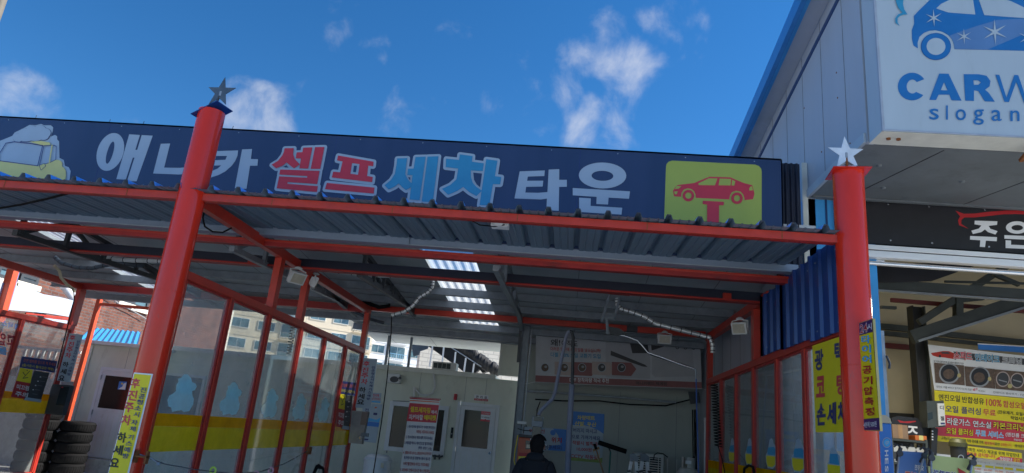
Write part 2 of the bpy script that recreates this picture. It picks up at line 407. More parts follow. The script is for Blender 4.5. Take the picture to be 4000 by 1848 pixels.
mat('led_lit', (.80, .90, 1.0), .4, var=0, emit=14)
mat('car_red', (.50, .03, .015), .3, var=.1)
mat_film('glass', (.80, .84, .84), .10, diff=.45)
mat_film('glass_dirty', (.88, .91, .90), .26, diff=.75)
mat_film('film_amber', (1.0, .62, .005), .75, diff=.95)
mat_film('film_yellow', (1.0, .84, .06), .60, diff=.95)
mat_film('skylight', (.88, .93, .96), .72, diff=.95, rough=.3)
mat_film('sticker_through', (.60, .93, 1.0), .99, diff=1.0)
def mat_brick():
    m = bpy.data.materials.new('brick'); m.use_nodes = True; MATS['brick'] = m; t = m.node_tree; l = t.links.new; b = t.nodes['Principled BSDF']
    co = t.nodes.new('ShaderNodeTexCoord'); sp = t.nodes.new('ShaderNodeSeparateXYZ'); l(co.outputs['Object'], sp.inputs[0])
    cb = t.nodes.new('ShaderNodeCombineXYZ'); l(sp.outputs['Y'], cb.inputs['X']); l(sp.outputs['Z'], cb.inputs['Y'])
    br = t.nodes.new('ShaderNodeTexBrick'); l(cb.outputs[0], br.inputs['Vector'])
    br.inputs['Color1'].default_value = (.12, .040, .026, 1); br.inputs['Color2'].default_value = (.20, .075, .048, 1); br.inputs['Mortar'].default_value = (.13, .10, .095, 1)
    br.inputs['Scale'].default_value = 1; br.inputs['Brick Width'].default_value = .26; br.inputs['Row Height'].default_value = .09; br.inputs['Mortar Size'].default_value = .014; br.inputs['Bias'].default_value = -.1
    n = t.nodes.new('ShaderNodeTexNoise'); n.inputs['Scale'].default_value = 2.5; n.inputs['Detail'].default_value = 8; l(co.outputs['Object'], n.inputs['Vector'])
    r = t.nodes.new('ShaderNodeMapRange'); l(n.outputs['Fac'], r.inputs['Value']); r.inputs['From Min'].default_value = .3; r.inputs['From Max'].default_value = .7; r.inputs['To Min'].default_value = .65; r.inputs['To Max'].default_value = 1.25
    mx = t.nodes.new('ShaderNodeMixRGB'); mx.blend_type = 'MULTIPLY'; mx.inputs['Fac'].default_value = 1; l(br.outputs['Color'], mx.inputs['Color1']); l(r.outputs[0], mx.inputs['Color2'])
    n3 = t.nodes.new('ShaderNodeTexNoise'); n3.inputs['Scale'].default_value = 7; l(cb.outputs[0], n3.inputs['Vector'])
    r3 = t.nodes.new('ShaderNodeMapRange'); l(n3.outputs['Fac'], r3.inputs['Value']); r3.inputs['From Min'].default_value = .62; r3.inputs['From Max'].default_value = .68
    mx2 = t.nodes.new('ShaderNodeMixRGB'); l(r3.outputs[0], mx2.inputs['Fac']); l(mx.outputs['Color'], mx2.inputs['Color1']); mx2.inputs['Color2'].default_value = (.07, .05, .055, 1)
    l(mx2.outputs['Color'], b.inputs['Base Color']); b.inputs['Roughness'].default_value = .9
    bp = t.nodes.new('ShaderNodeBump'); bp.inputs['Strength'].default_value = .6; bp.inputs['Distance'].default_value = .02; l(br.outputs['Fac'], bp.inputs['Height']); bp.invert = True; l(bp.outputs['Normal'], b.inputs['Normal'])
mat_brick()
def mat_tanbrick():
    m = MATS['tan_wall']; t = m.node_tree; l = t.links.new; b = t.nodes['Principled BSDF']
    co = t.nodes.new('ShaderNodeTexCoord'); sp = t.nodes.new('ShaderNodeSeparateXYZ'); l(co.outputs['Object'], sp.inputs[0])
    cb = t.nodes.new('ShaderNodeCombineXYZ'); l(sp.outputs['X'], cb.inputs['X']); l(sp.outputs['Z'], cb.inputs['Y'])
    br = t.nodes.new('ShaderNodeTexBrick'); l(cb.outputs[0], br.inputs['Vector']); br.inputs['Scale'].default_value = 1
    br.inputs['Color1'].default_value = (.76, .70, .60, 1); br.inputs['Color2'].default_value = (.68, .62, .53, 1); br.inputs['Mortar'].default_value = (.54, .49, .42, 1)
    br.inputs['Brick Width'].default_value = .4; br.inputs['Row Height'].default_value = .14; br.inputs['Mortar Size'].default_value = .015
    l(br.outputs['Color'], b.inputs['Base Color'])
mat_tanbrick()
# ================================================================ ground
b = MB(); b.face([(-300, -300, 0), (300, -300, 0), (300, 400, 0), (-300, 400, 0)], 'concrete'); tag(b.build('ground'), kind='structure')
b = MB(); b.face([(-9.3, 5.6, .004), (2.5, 5.6, .004), (2.5, 14.4, .004), (-9.3, 14.4, .004)], 'floor_green'); tag(b.build('floor'), kind='structure')

# ================================================================ columns with stars
def star_pts(c, r0, r1, u, v, rot=0):
    return [c+(u*math.sin(R(rot)+math.pi*k/5)+v*math.cos(R(rot)+math.pi*k/5))*(r0 if k % 2 == 0 else r1) for k in range(10)]
def column(X, Y, top, r, label, star_c, star_mat, yaw, rot, capm, peak, tilt):
    t = thing('pipe_column', label, 'column', (X, Y, 0), 'red pipe columns along the front')
    b = MB(); b.lathe((X, Y, 0), [(r, 0), (r, top)], 'red_column', 40)
    z = top*.58
    b.lathe((X, Y, 0), [(r+.0025, z), (r+.0035, z+.004), (r+.0025, z+.008)], 'red_column', 40)
    b.build('shaft', t)
    b = MB(); h = .20; c = Vector((X, Y, top+.002)); rz = R(38); h *= 1.2 if peak else 1.0
    q = [c+Vector((math.cos(rz+k*math.pi/2)*h*.92, math.sin(rz+k*math.pi/2)*h*.92, tilt*math.cos(rz+k*math.pi/2))) for k in range(4)]
    apex = c+Vector((0, 0, peak+.01))
    b.mesh(q+[apex]+[p-Vector((0, 0, .006)) for p in q], [(0, 1, 4), (1, 2, 4), (2, 3, 4), (3, 0, 4), (8, 7, 6, 5), (0, 5, 6, 1), (1, 6, 7, 2), (2, 7, 8, 3), (3, 8, 5, 0)], capm)
    b.build('cap_plate', t)
    b = MB(); u = Vector((math.cos(R(yaw)), math.sin(R(yaw)), 0)); n = Vector((-u.y, u.x, 0)); v = Vector((0, 0, 1))
    sc = Vector(star_c)
    b.prism(star_pts(sc, .170, .066, u, v, rot), n*.006, star_mat)
    b.build('star', t)
    b = MB(); b.tube([(X, Y, top), (sc.x, sc.y+.012, sc.z+.01)], .012, 'rust' if peak else 'steel_dark', 8); b.lathe((sc.x, sc.y+.012, sc.z-.04), [(.018, 0), (.018, .05)], 'galv', 8)
    b.build('star_rod', t)
    return t
colL = column(-3.72, 5.8, 4.37, .126, 'taller red steel pipe column with a dark star on top, yellow notice strapped to it', atY(862, 360, 5.8), 'star_shaded', -8, 3, 'sheet_blue', .0, .10)
colR = column(2.36, 5.8, 4.10, .129, 'red pipe column with shiny silver star and red peaked cap beside the garage', atY(3306, 600, 5.8), 'star_lit', 6, -3, 'red_column', .07, .0)

# ================================================================ canopy: awning, gutter, roof, beams, trusses
def roof_z(Y): return 4.07-.086*(Y-7.2)
can = thing('wash_canopy', 'long red steel canopy roof over the wash bays with ribbed blue front awning', 'canopy', (-3.5, 7.2, 3.5))
def corrug(xs0, xs1, first, pitch, y0, y1, z, rise=.07):
    """ribbed sheet: top skin blue, under skin grey, closed at the front lip"""
    prof = [(xs0, 0.)]; x = first
    while x < xs1-.05:
        if x > xs0+.04:
            prof += [(x-.036, 0), (x-.017, .046), (x+.017, .046), (x+.036, 0)]
            for f in (.36, .66):
                m = x+pitch*f
                if m+.02 < xs1: prof += [(m-.012, 0), (m-.005, .006), (m+.005, .006), (m+.012, 0)]
        x += pitch
    prof.append((xs1, 0.)); b = MB(); n = len(prof); T = .003
    top = [Vector((p[0], y, z+p[1]+T+(rise if y == y1 else 0))) for y in (y0, y1) for p in prof]; bot = [Vector((p[0], y, z+p[1]+(rise if y == y1 else 0))) for y in (y0, y1) for p in prof]
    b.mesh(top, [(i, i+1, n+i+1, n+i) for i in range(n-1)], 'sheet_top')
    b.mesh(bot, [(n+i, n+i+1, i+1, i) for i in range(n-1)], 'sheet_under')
    b.mesh(top[:n]+bot[:n], [(n+i, n+i+1, i+1, i) for i in range(n-1)], 'sheet_navy')
    return b
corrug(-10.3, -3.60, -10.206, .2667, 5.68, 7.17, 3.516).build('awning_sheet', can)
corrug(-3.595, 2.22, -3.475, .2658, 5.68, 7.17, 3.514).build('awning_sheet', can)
for x0, x1 in ((-10.3, -3.85), (-3.60, 2.235)):
    b = MB()
    for k in range(5): xx = x0+(x1-x0)*(k+.6)/5; b.box(xx-.004, 5.7725, 3.436, xx+.004, 5.7748, 3.506, 'rust')
    b.box(x0, 5.775, 3.435, x1, 5.815, 3.507, 'red_paint'); b.box(x0, 5.815, 3.435, x1, 5.865, 3.443, 'red_dark')
    b.build('front_beam', can, bevel=.004)
b = MB(); b.box(-10.3, 7.17, 3.512, 2.36, 7.30, 3.60, 'gutter'); b.box(-10.3, 7.163, 3.512, 2.36, 7.17, 3.522, 'galv')
b.build('gutter', can, bevel=.004)
b = MB(); b.box(-3.6, 7.135, 3.505, -1.9, 7.165, 3.60, 'gutter'); b.build('gutter_joint', can, bevel=.003)
b = MB(); b.box(-10.3, 7.33, 3.425, 2.36, 7.43, 3.505, 'red_dark'); b.box(-10.3, 7.318, 3.475, 2.36, 7.33, 3.502, 'red_paint'); b.build('roof_beam', can, bevel=.004)
b = MB(); b.box(-10.3, 8.46, 3.448, 2.36, 8.50, 3.565, 'sheet_navy'); b.box(-10.3, 8.42, 3.42, 2.36, 8.56, 3.446, 'red_dark'); b.box(-10.3, 8.412, 3.42, 2.36, 8.42, 3.432, 'red_paint')
for x in (-8.6, -4.35, -0.95, 1.9): b.box(x-.05, 8.425, 3.446, x+.05, 8.459, 3.52, 'red_paint')
b.build('roof_beam', can, bevel=.003)
b = MB(); b.box(-3.68, 11.86, 3.48, .95, 11.96, 3.585, 'red_paint'); b.box(1.14, 11.86, 3.48, 2.31, 11.96, 3.585, 'red_paint'); b.box(.95, 11.86, 3.485, 1.14, 11.96, 3.58, 'steel_dark'); b.build('roof_beam', can, bevel=.004)
b = MB(); b.box(-9.5, 11.86, 3.44, -3.76, 11.96, 3.565, 'red_dark'); b.build('roof_beam', can, bevel=.004)
for y in (10.68, 11.45, 12.25, 13.0, 13.8):
    z = roof_z(y); b = MB(); xl_ = -10.3 if y < 13.1 else -4.6; b.box(xl_, y-.03, z-.135, 2.50, y+.03, z-.012, 'steel_grey'); b.box(xl_, y-.05, z-.135, 2.50, y-.03, z-.118, 'steel_grey')
    b.build('purlin', can, bevel=.003)
def truss(X, m, y0=7.5, y1=12.45):
    b = MB()
    zb = lambda y: 3.40+(y-7.5)*.036
    b.bar((X, y0, zb(y0)), (X, y1, zb(y1)), .07, .07, m); b.bar((X, y0, roof_z(y0)-.18), (X, y1, roof_z(y1)-.18), .07, .06, m)
    ys = [y0+.05+(y1-y0-.3)*k/6 for k in range(7)]
    for i in range(6):
        a, c = (ys[i], zb(ys[i])), (ys[i+1], roof_z(ys[i+1])-.18)
        if i % 2: a, c = (ys[i], roof_z(ys[i])-.18), (ys[i+1], zb(ys[i+1]))
        b.bar((X, *a), (X, *c), .05, .045, m); b.bar((X+.03, ys[i], zb(ys[i])), (X+.03, ys[i], roof_z(ys[i])-.18), .045, .06, m)
    b.build('truss', can)
truss(-.93, 'steel_grey'); truss(-4.15, 'steel_grey'); truss(-7.0, 'steel_dark'); truss(-2.9, 'steel_dark', 8.6, 12.0)
# roof panels, seams and the translucent strips between them
SK = [(-8.35, -7.75), (-2.2, -1.44)]
xs = [-10.4]+[v for s in SK for v in s]+[2.62]
Y0, Y1 = 7.36, 15.6
xs = [-10.4, -8.35, -7.75, -4.6, -4.6, -2.2, -1.44, 2.62]
for i in range(0, len(xs), 2):
    b = MB(); x0, x1 = xs[i], xs[i+1]; Y1 = 13.1 if i < 4 else 15.6; x0 += .001 if i == 4 else 0
    b.hexa([(x0, Y0, roof_z(Y0)), (x1, Y0, roof_z(Y0)), (x1, Y1, roof_z(Y1)), (x0, Y1, roof_z(Y1)), (x0, Y0, roof_z(Y0)+.06), (x1, Y0, roof_z(Y0)+.06), (x1, Y1, roof_z(Y1)+.06), (x0, Y1, roof_z(Y1)+.06)], 'roof_panel')
    x = x0+.5
    while x < x1-.1:
        b.bar((x, Y0, roof_z(Y0)-.001), (x, Y1, roof_z(Y1)-.001), .008, .004, 'panel_seam'); x += .98
    b.build('roof_panel', can)
b = MB(); b.hexa([(-2.199, 13.31, roof_z(13.31)), (-1.441, 13.31, roof_z(13.31)), (-1.441, 15.6, roof_z(15.6)), (-2.199, 15.6, roof_z(15.6)), (-2.199, 13.31, roof_z(13.31)+.06), (-1.441, 13.31, roof_z(13.31)+.06), (-1.441, 15.6, roof_z(15.6)+.06), (-2.199, 15.6, roof_z(15.6)+.06)], 'roof_panel'); b.build('roof_panel', can)
for x0, x1 in SK:
    b = MB(); n = 26; Y1 = 13.1 if x0 < -5 else 13.3
    P = lambda j, y: Vector((x0-.06+(x1-x0+.12)*j/n, y, roof_z(y)+.075+(.012 if j % 4 in (1, 2) else -.012)))
    ys = (Y0, 10.5, 12.6, Y1)
    vs = [P(j, y) for y in ys for j in range(n+1)]
    b.mesh(vs, [(r*(n+1)+j, r*(n+1)+j+1, (r+1)*(n+1)+j+1, (r+1)*(n+1)+j) for r in range(len(ys)-1) for j in range(n)], 'skylight')
    b.build('skylight', can)
# rear wall beams over the opening
b = MB(); b.box(-4.6, 14.38, 3.40, -.86, 14.48, 3.50, 'steel_grey'); b.box(-4.6, 14.34, 3.40, -.86, 14.38, 3.415, 'galv'); b.build('rear_beam', can, bevel=.004)
b = MB(); b.box(-3.75, 14.36, 3.24, -.9, 14.44, 3.33, 'steel_grey')
# small LED box under the awning belongs to nobody else: see lamps

# ================================================================ signboard
SY = 7.14
sb = thing('shop_signboard', 'long dark navy shop signboard with large white, red and light blue lettering above the awning', 'signboard', (-3.5, SY, 3.6))
zt = atY(1500, 541, SY).z
b = MB(); b.box(-9.9, SY, 3.60, 2.19, SY+.24, zt, 'sign_navy')
for x in (-8.2, -5.85, -2.95, -.05): b.box(x, SY-.0012, 3.6, x+.004, SY, zt-.01, 'print_navy')
for k in range(16): b.lathe((-9.5+k*.76, SY-.003, zt-.03), [(.007, 0), (.006, .003)], 'galv', 6, 'Y'); b.box(-9.9, SY-.004, zt+.001, 2.196, SY+.25, zt+.018, 'sign_edge'); b.box(2.1905, SY-.004, 3.6, 2.202, SY+.24, zt+.001, 'sign_edge')
b.build('box', sb)
for px in (103, 400, 536, 893):
    b = MB(); x = atY(px, 480, SY).x; b.tube([(x, SY+.1, zt+.01), (x+.01, SY+.1, zt+.10)], .0035, 'steel_dark', 5); b.build('pin', sb)
F = (0, SY, 0); FN = (0, -1, 0)
A = xf(350, 480, 4.25); B_ = xf(760, 520, 4.96); C_ = xf(1040, 540, 4.576); D_ = xf(1480, 580, 4.576); E_ = xf(1980, 600, 4.577); F_ = xf(2560, 600, 3.966); G_ = xf(0, 440, 3.72)
def slant_ell(cx, cy, a, bb, sh, f, n=36): return f([(cx+a*math.cos(2*math.pi*j/n)+sh*math.sin(2*math.pi*j/n)*-1, cy+bb*math.sin(2*math.pi*j/n)) for j in range(n)])
p = Pr(F, FN)
p.poly(slant_ell(346, 484, 222, 314, 62, A), 'print_white', [slant_ell(342, 496, 52, 184, 50, A)[::-1]])
p.poly(A([(660, 192), (838, 203), (762, 450), (793, 450), (868, 205), (1050, 215), (782, 973), (625, 963), (748, 580), (720, 578), (603, 945), (446, 936)]), 'print_white')
p.poly(A([(1185, 350), (1340, 345), (1240, 745), (1500, 750), (1640, 735), (1700, 345), (1800, 345), (1680, 1035), (1525, 1035), (1565, 855), (1480, 860), (1058, 842)]), 'print_white')
p.poly(B_([(200, 365), (445, 352), (848, 338), (835, 440), (790, 545), (720, 640), (600, 745), (470, 815), (328, 860), (200, 890), (200, 775), (358, 730), (450, 690), (520, 628), (382, 632), (405, 528), (602, 520), (632, 445), (425, 447), (200, 450)]), 'print_white')
p.poly(B_([(925, 320), (1118, 312), (1095, 505), (1232, 510), (1222, 635), (1078, 635), (1010, 1085), (783, 1070)]), 'print_white')
p.poly(E_([(230, 322), (678, 305), (670, 405), (375, 415), (362, 490), (650, 488), (640, 593), (345, 598), (330, 700), (560, 705), (725, 692), (748, 290), (937, 282), (935, 473), (1072, 473), (1072, 597), (935, 599), (927, 1028), (706, 1012), (716, 808), (610, 824), (137, 805)]), 'print_white')
p.poly(slant_ell(1710, 396, 424, 232, -10, E_), 'print_white', [slant_ell(1708, 402, 194, 90, -10, E_)[::-1]])
p.poly(E_([(1177, 620), (2200, 680), (2182, 812), (1818, 792), (1808, 915), (1600, 905), (1604, 778), (1178, 750)]), 'print_white')
p.poly(E_([(1292, 793), (1500, 806), (1496, 940), (2062, 973), (2048, 1096), (1292, 1048)]), 'print_white')
p.mb.build('lettering', sb)
red = [C_([(335, 188), (498, 185), (488, 300), (520, 385), (608, 475), (505, 548), (430, 490), (372, 440), (300, 500), (185, 545), (105, 480), (220, 410), (300, 310), (325, 245)]),
       C_([(668, 178), (832, 172), (758, 552), (600, 548), (628, 370), (535, 368), (552, 262), (655, 258)]), C_([(880, 170), (1048, 166), (972, 556), (802, 556)]),
       C_([(260, 568), (962, 592), (920, 828), (392, 792), (388, 822), (932, 865), (914, 970), (196, 903), (240, 690), (740, 715), (742, 686), (243, 658)]),
       C_([(1292, 318), (1926, 430), (1918, 510), (1830, 500), (1810, 685), (1910, 702), (1900, 795), (1180, 710), (1205, 608), (1328, 618), (1372, 424), (1272, 405)]),
       C_([(1092, 808), (1942, 892), (1930, 1000), (1058, 920)])]
hole = C_([(1542, 455), (1512, 645), (1648, 662), (1675, 472)])
wd = .062
p = Pr(F, FN)
for q in red: p.stroke(q, wd, 'print_white'); p.poly(q, 'print_white')
p.k += .001
for i, q in enumerate(red): p.poly(q, 'print_red', [hole] if i == 4 else ())
p.poly(C_([(1575, 500), (1560, 612), (1610, 618), (1628, 502)]), 'sign_navy')
p.poly(C_([(372, 492), (312, 526), (404, 530)]), 'sign_navy')
p.mb.build('lettering', sb)
cy = [D_([(330, 185), (512, 180), (490, 330), (478, 470), (520, 560), (600, 640), (600, 690), (490, 752), (420, 700), (360, 632), (290, 690), (180, 742), (105, 665), (220, 570), (290, 460), (320, 300)]),
      D_([(660, 160), (842, 155), (732, 935), (552, 920), (606, 488), (510, 485), (525, 370), (625, 368)]), D_([(874, 155), (1070, 148), (968, 970), (768, 958)]),
      D_([(1450, 115), (1678, 145), (1668, 245), (1880, 275), (1860, 415), (1648, 402), (1650, 520), (1680, 620), (1740, 690), (1845, 765), (1745, 860), (1620, 790), (1512, 698), (1400, 770), (1240, 838), (1130, 730), (1280, 660), (1390, 560), (1422, 370), (1198, 345), (1205, 190), (1438, 215)]),
      D_([(1922, 200), (2122, 228), (2078, 505), (2192, 520), (2170, 652), (2042, 648), (1978, 1030), (1802, 1022)])]
p = Pr(F, FN)
for q in cy: p.stroke(q, wd, 'print_white'); p.poly(q, 'print_white')
p.k += .001
for q in cy: p.poly(q, 'print_cyan')
p.poly(D_([(1690, 440), (1846, 458), (1812, 704), (1750, 650), (1705, 570)]), 'sign_navy'); p.poly(D_([(528, 524), (570, 525), (562, 580)]), 'sign_navy')
p.mb.build('lettering', sb)
# lime panel with the car-on-a-lift mark
p = Pr(F, FN)
p.poly(F_([(165, 200), (175, 160), (205, 128), (260, 110), (1545, 172), (1605, 195), (1638, 235), (1646, 280), (1646, 1260), (130, 1240), (135, 1060)]), 'print_lime')
whl = [(398, 672), (405, 610), (440, 560), (500, 540), (560, 552), (600, 585), (620, 630), (625, 688)]; whl2 = [(1146, 712), (1155, 650), (1185, 600), (1250, 578), (1320, 592), (1360, 635), (1378, 690), (1380, 725)]
p.poly(F_([(285, 650), (272, 580), (300, 530), (345, 488), (600, 458), (700, 415), (840, 360), (1160, 370), (1260, 412), (1370, 458), (1500, 492), (1522, 570), (1535, 625), (1512, 708)]+whl2[::-1]+whl[::-1]+[(295, 665)]), 'print_red')
for q in ([(668, 462), (830, 385), (960, 388), (922, 494), (668, 490)], [(995, 390), (1172, 396), (1162, 496), (978, 494)], [(1188, 410), (1236, 432), (1222, 498), (1178, 496)], [(328, 506), (402, 508), (362, 545), (300, 552)], [(290, 592), (346, 588), (330, 634), (300, 634)], [(1475, 512), (1494, 510), (1508, 572), (1450, 576), (1455, 540)]): p.poly(F_(q), 'print_lime')
for cx, cyy in ((510, 655), (1262, 696)):
    e = lambda r: F_([(cx+r*math.cos(2*math.pi*j/30), cyy+r*math.sin(2*math.pi*j/30)) for j in range(30)])
    p.poly(e(90), 'print_red', [e(48)[::-1]])
p.poly(F_([(732, 734), (1060, 752), (1055, 806), (985, 806), (980, 1260), (797, 1240), (800, 795), (730, 785)]), 'print_red')
p.mb.build('emblem', sb)
# plain foam-topped car picture at the left end
p = Pr(F, FN)
p.poly(G_([(-700, 560), (-300, 470), (0, 412), (180, 340), (215, 290), (330, 235), (430, 180), (520, 185), (600, 165), (640, 185), (740, 185), (775, 215), (770, 270), (742, 350), (800, 325), (832, 345), (832, 390), (860, 420), (866, 660), (930, 690), (945, 775), (1000, 795), (1028, 850), (1000, 1080), (-700, 1080)]), 'print_white')
puffs = [(270, 370, 75, 62), (370, 310, 95, 78), (480, 280, 100, 82), (590, 268, 95, 78), (675, 300, 72, 66), (640, 350, 80, 55), (520, 360, 120, 60), (390, 375, 110, 52)]
for cx, cyy, a_, b_ in puffs: p.poly(slant_ell(cx, cyy, a_+5, b_+5, 0, G_, 24), 'print_navy')
for cx, cyy, a_, b_ in puffs: p.poly(slant_ell(cx, cyy, a_, b_, 0, G_, 24), 'print_white')
p.poly(G_([(-700, 690), (0, 708), (300, 748), (560, 782), (640, 770), (690, 752), (760, 715), (820, 692), (870, 695), (905, 715), (918, 750), (912, 785), (945, 810), (968, 850), (970, 920), (950, 1080), (-700, 1080)]), 'yellow_pale')
p.poly(G_([(440, 432), (600, 418), (735, 440), (748, 478), (640, 484)]), 'yellow_pale')
p.stroke(G_([(0, 610), (100, 450), (220, 430), (450, 455), (632, 485), (560, 780), (0, 706)]), .010, 'print_navy')
p.stroke(G_([(650, 490), (800, 480), (830, 500), (825, 690), (735, 735), (590, 770)]), .007, 'print_navy')
p.stroke(G_([(770, 480), (730, 735)]), .016, 'yellow_pale', False)
p.poly(G_([(585, 775), (660, 745), (678, 785), (612, 845)]), 'yellow_pale'); p.stroke(G_([(585, 775), (660, 745), (678, 785), (612, 845)]), .006, 'print_navy')
p.mb.build('car_picture', sb)

# ================================================================ dark corrugated fence piece right of the signboard
b = MB(); q = 18; x0, x1 = 2.205, 2.47; zt2 = atY(3100, 643, 7.4).z
vs = [Vector((x0+(x1-x0)*j/q, 7.36+(.02 if j % 4 in (1, 2) else 0), z)) for z in (3.5, zt2) for j in range(q+1)]
b.mesh(vs, [(j, j+1, q+2+j, q+1+j) for j in range(q)], 'sheet_navy'); b.box(x0, 7.40, 3.5, x1, 7.43, zt2-.02, 'sheet_navy')
tag(b.build('corrugated_panel', org=(2.34, 7.4, 3.5)), 'small dark corrugated sheet closing the gap right of the signboard', 'panel')

# ================================================================ glass partitions
STICK = [(165, 650), (185, 648), (205, 670), (210, 690), (230, 700), (235, 715), (225, 735), (210, 740), (212, 765), (220, 785), (215, 815), (195, 850), (165, 855), (150, 845), (120, 850), (100, 855), (95, 830), (80, 825), (75, 790), (85, 765), (105, 755), (120, 740), (125, 705), (135, 690), (135, 672), (150, 668)]
def partition(X, ys, label, name_y, stripes, side, top=2.70, pane_mat='glass_dirty', w=.07, beam=None, uposts=(), first=None):
    t = thing('glass_partition', label, 'partition', (X, ys[0], 0), 'glazed red partitions between bays')
    panes = []
    b = MB(); b.box(X-.04, ys[0], top, X+.04, ys[-1]+.04, top+.085, 'red_paint'); b.box(X-.035, ys[0], .02, X+.035, ys[-1], .12, 'red_paint')
    b.build('rail', t, bevel=.004)
    for y in ys:
        b = MB(); b.box(X-w/2, y-.04, .02, X+w/2, y+.04, top-.001, 'red_paint'); b.box(X+side*w/2, y-.012, .12, X+side*(w/2+.004), y+.012, top-.01, 'red_dark'); b.build('post', t, bevel=.005)
    if beam:
        b = MB(); b.box(X-.045, beam[0], 3.42, X+.045, beam[1], 3.535, 'red_paint'); b.build('top_beam', t, bevel=.004)
    for y, ww in uposts:
        b = MB(); b.box(X-.045, y-ww/2, top+.086, X+.045, y+ww/2, 3.419, 'red_paint'); b.build('upper_post', t, bevel=.004)
    for i in range(len(ys)-1):
        y0, y1 = ys[i]+.042, ys[i+1]-.042
        b = MB(); b.box(X-.003, y0, .122, X+.003, y1, top-.002, pane_mat); g = b.build('glass_pane', t); panes.append(g)
        b = MB(); 
        for (a, c) in ((y0, y0+.016), (y1-.016, y1)): b.box(X-.02, a, .122, X+.02, c, top-.002, 'red_dark')
        b.box(X-.02, y0+.016, top-.025, X+.02, y1-.016, top-.002, 'red_dark'); b.build('bead', g)
        if stripes:
            b = MB(); b.box(X+side*.0045, y0+.02, 1.348, X+side*.006, y1-.02, 1.462, 'film_amber'); b.build('amber_stripe', g)
            b = MB(); b.box(X+side*.0045, y0+.02, 1.120, X+side*.006, y1-.02, 1.347, 'film_yellow'); b.build('yellow_stripe', g)
    return t, panes
ysL = [5.97, 6.92, 7.91, 8.95, 9.91, 10.92, 11.88]
pl, paL = partition(-3.72, ysL, 'red framed glass partition with light blue stickers, left of the open bay', 0, True, 1, 2.70, beam=(5.93, 11.9), uposts=((7.93, .12), (8.86, .11), (11.84, .11)))
for k, dy in enumerate((0, .985, 2.02, 3.0, 3.98)):
    p = Pr((-3.714, 0, 0), (1, 0, 0)); q = [atX(600+x/1.403, 1000+y/1.403, -3.712)+Vector((0, dy, 0)) for x, y in STICK]
    p.poly(q, 'sticker_through')
    p.poly([atX(600+x/1.403, 1000+y/1.403, -3.712)+Vector((0, dy, 0)) for x, y in [(140, 690), (200, 680), (212, 720), (205, 760), (130, 750)]], 'sticker_through')
    p.mb.build('sticker', paL[k])
ysR = [5.97, 7.02, 7.94, 8.93, 9.84, 10.79, 11.80]
pr_, paR = partition(2.36, ysR, 'red framed glass partition beside the garage wall, right of the open bay', 0, True, -1, 2.68, pane_mat='glass_dirty', beam=(8.2, 11.9), uposts=((8.86, .12), (11.75, .12)))
# plain yellow / blue drop-shaped stickers on the right partition
SD = [(808, 1010), (812, 985), (828, 972), (840, 990), (845, 1010), (868, 1045), (872, 1095), (860, 1110), (866, 1165), (840, 1190), (800, 1185), (786, 1140), (782, 1095), (800, 1060)]
for k, dy in enumerate((0, .93, 1.87, 2.8)):
    f = lambda pts: [atX(2600+x/1.591, 1100+y/1.591, 2.353)+Vector((0, dy, 0)) for x, y in pts]
    p = Pr((2.3545, 0, 0), (-1, 0, 0)); p.poly(f(SD), 'print_white')
    p.poly(f([(802, 1040), (845, 1035), (862, 1050), (858, 1098), (800, 1090), (796, 1065)]), 'sticker_teal'); p.poly(f([(788, 1096), (800, 1098), (858, 1104), (860, 1160), (835, 1180), (800, 1172), (790, 1140)]), 'yellow')
    p.mb.build('sticker', paR[k+1])
p = Pr((2.3545, 0, 0), (-1, 0, 0)); ff = xf(2600, 1100, 1.591)
f0 = lambda pts: [atX(2600+x/1.591, 1100+y/1.591, 2.353) for x, y in pts]
p.poly(f0([(1025, 1040), (1045, 1028), (1060, 1040), (1068, 1065), (1085, 1085), (1085, 1140), (1090, 1230), (1010, 1230), (1005, 1140), (1025, 1085)]), 'print_white')
p.poly(f0([(1022, 1070), (1070, 1072), (1082, 1140), (1020, 1130)]), 'sticker_teal'); p.poly(f0([(1008, 1135), (1086, 1145), (1088, 1228), (1012, 1228)]), 'yellow')
p.mb.build('sticker', paR[0])
# left bay far partition
ysF = [7.6, 8.7, 9.75, 10.75, 11.95]
pf, paF = partition(-9.4, ysF, 'red framed glass partition at the far left edge with backwards lettering on the glass', 0, True, 1, 2.66, beam=(7.0, 12.0), uposts=((11.93, .16),))
for t_, box in (('고압', (0, 1295, 60, 1345)), ('물', (0, 1345, 28, 1378)),):
    p = Pr((-9.396, 0, 0), (1, 0, 0)); x0, y0, x1, y1 = box
    p.text(t_, (x1, y1+12), (x0-14, y1), (x1, y0+14), 'print_red' if t_ == '고압' else 'print_sky', .03); p.mb.build('glass_lettering', paF[2])
p = Pr((-9.396, 0, 0), (1, 0, 0)); p.text('물왁스', (75, 1290), (5, 1272), (77, 1268), 'print_blue', .0); p.mb.build('glass_lettering', paF[2])

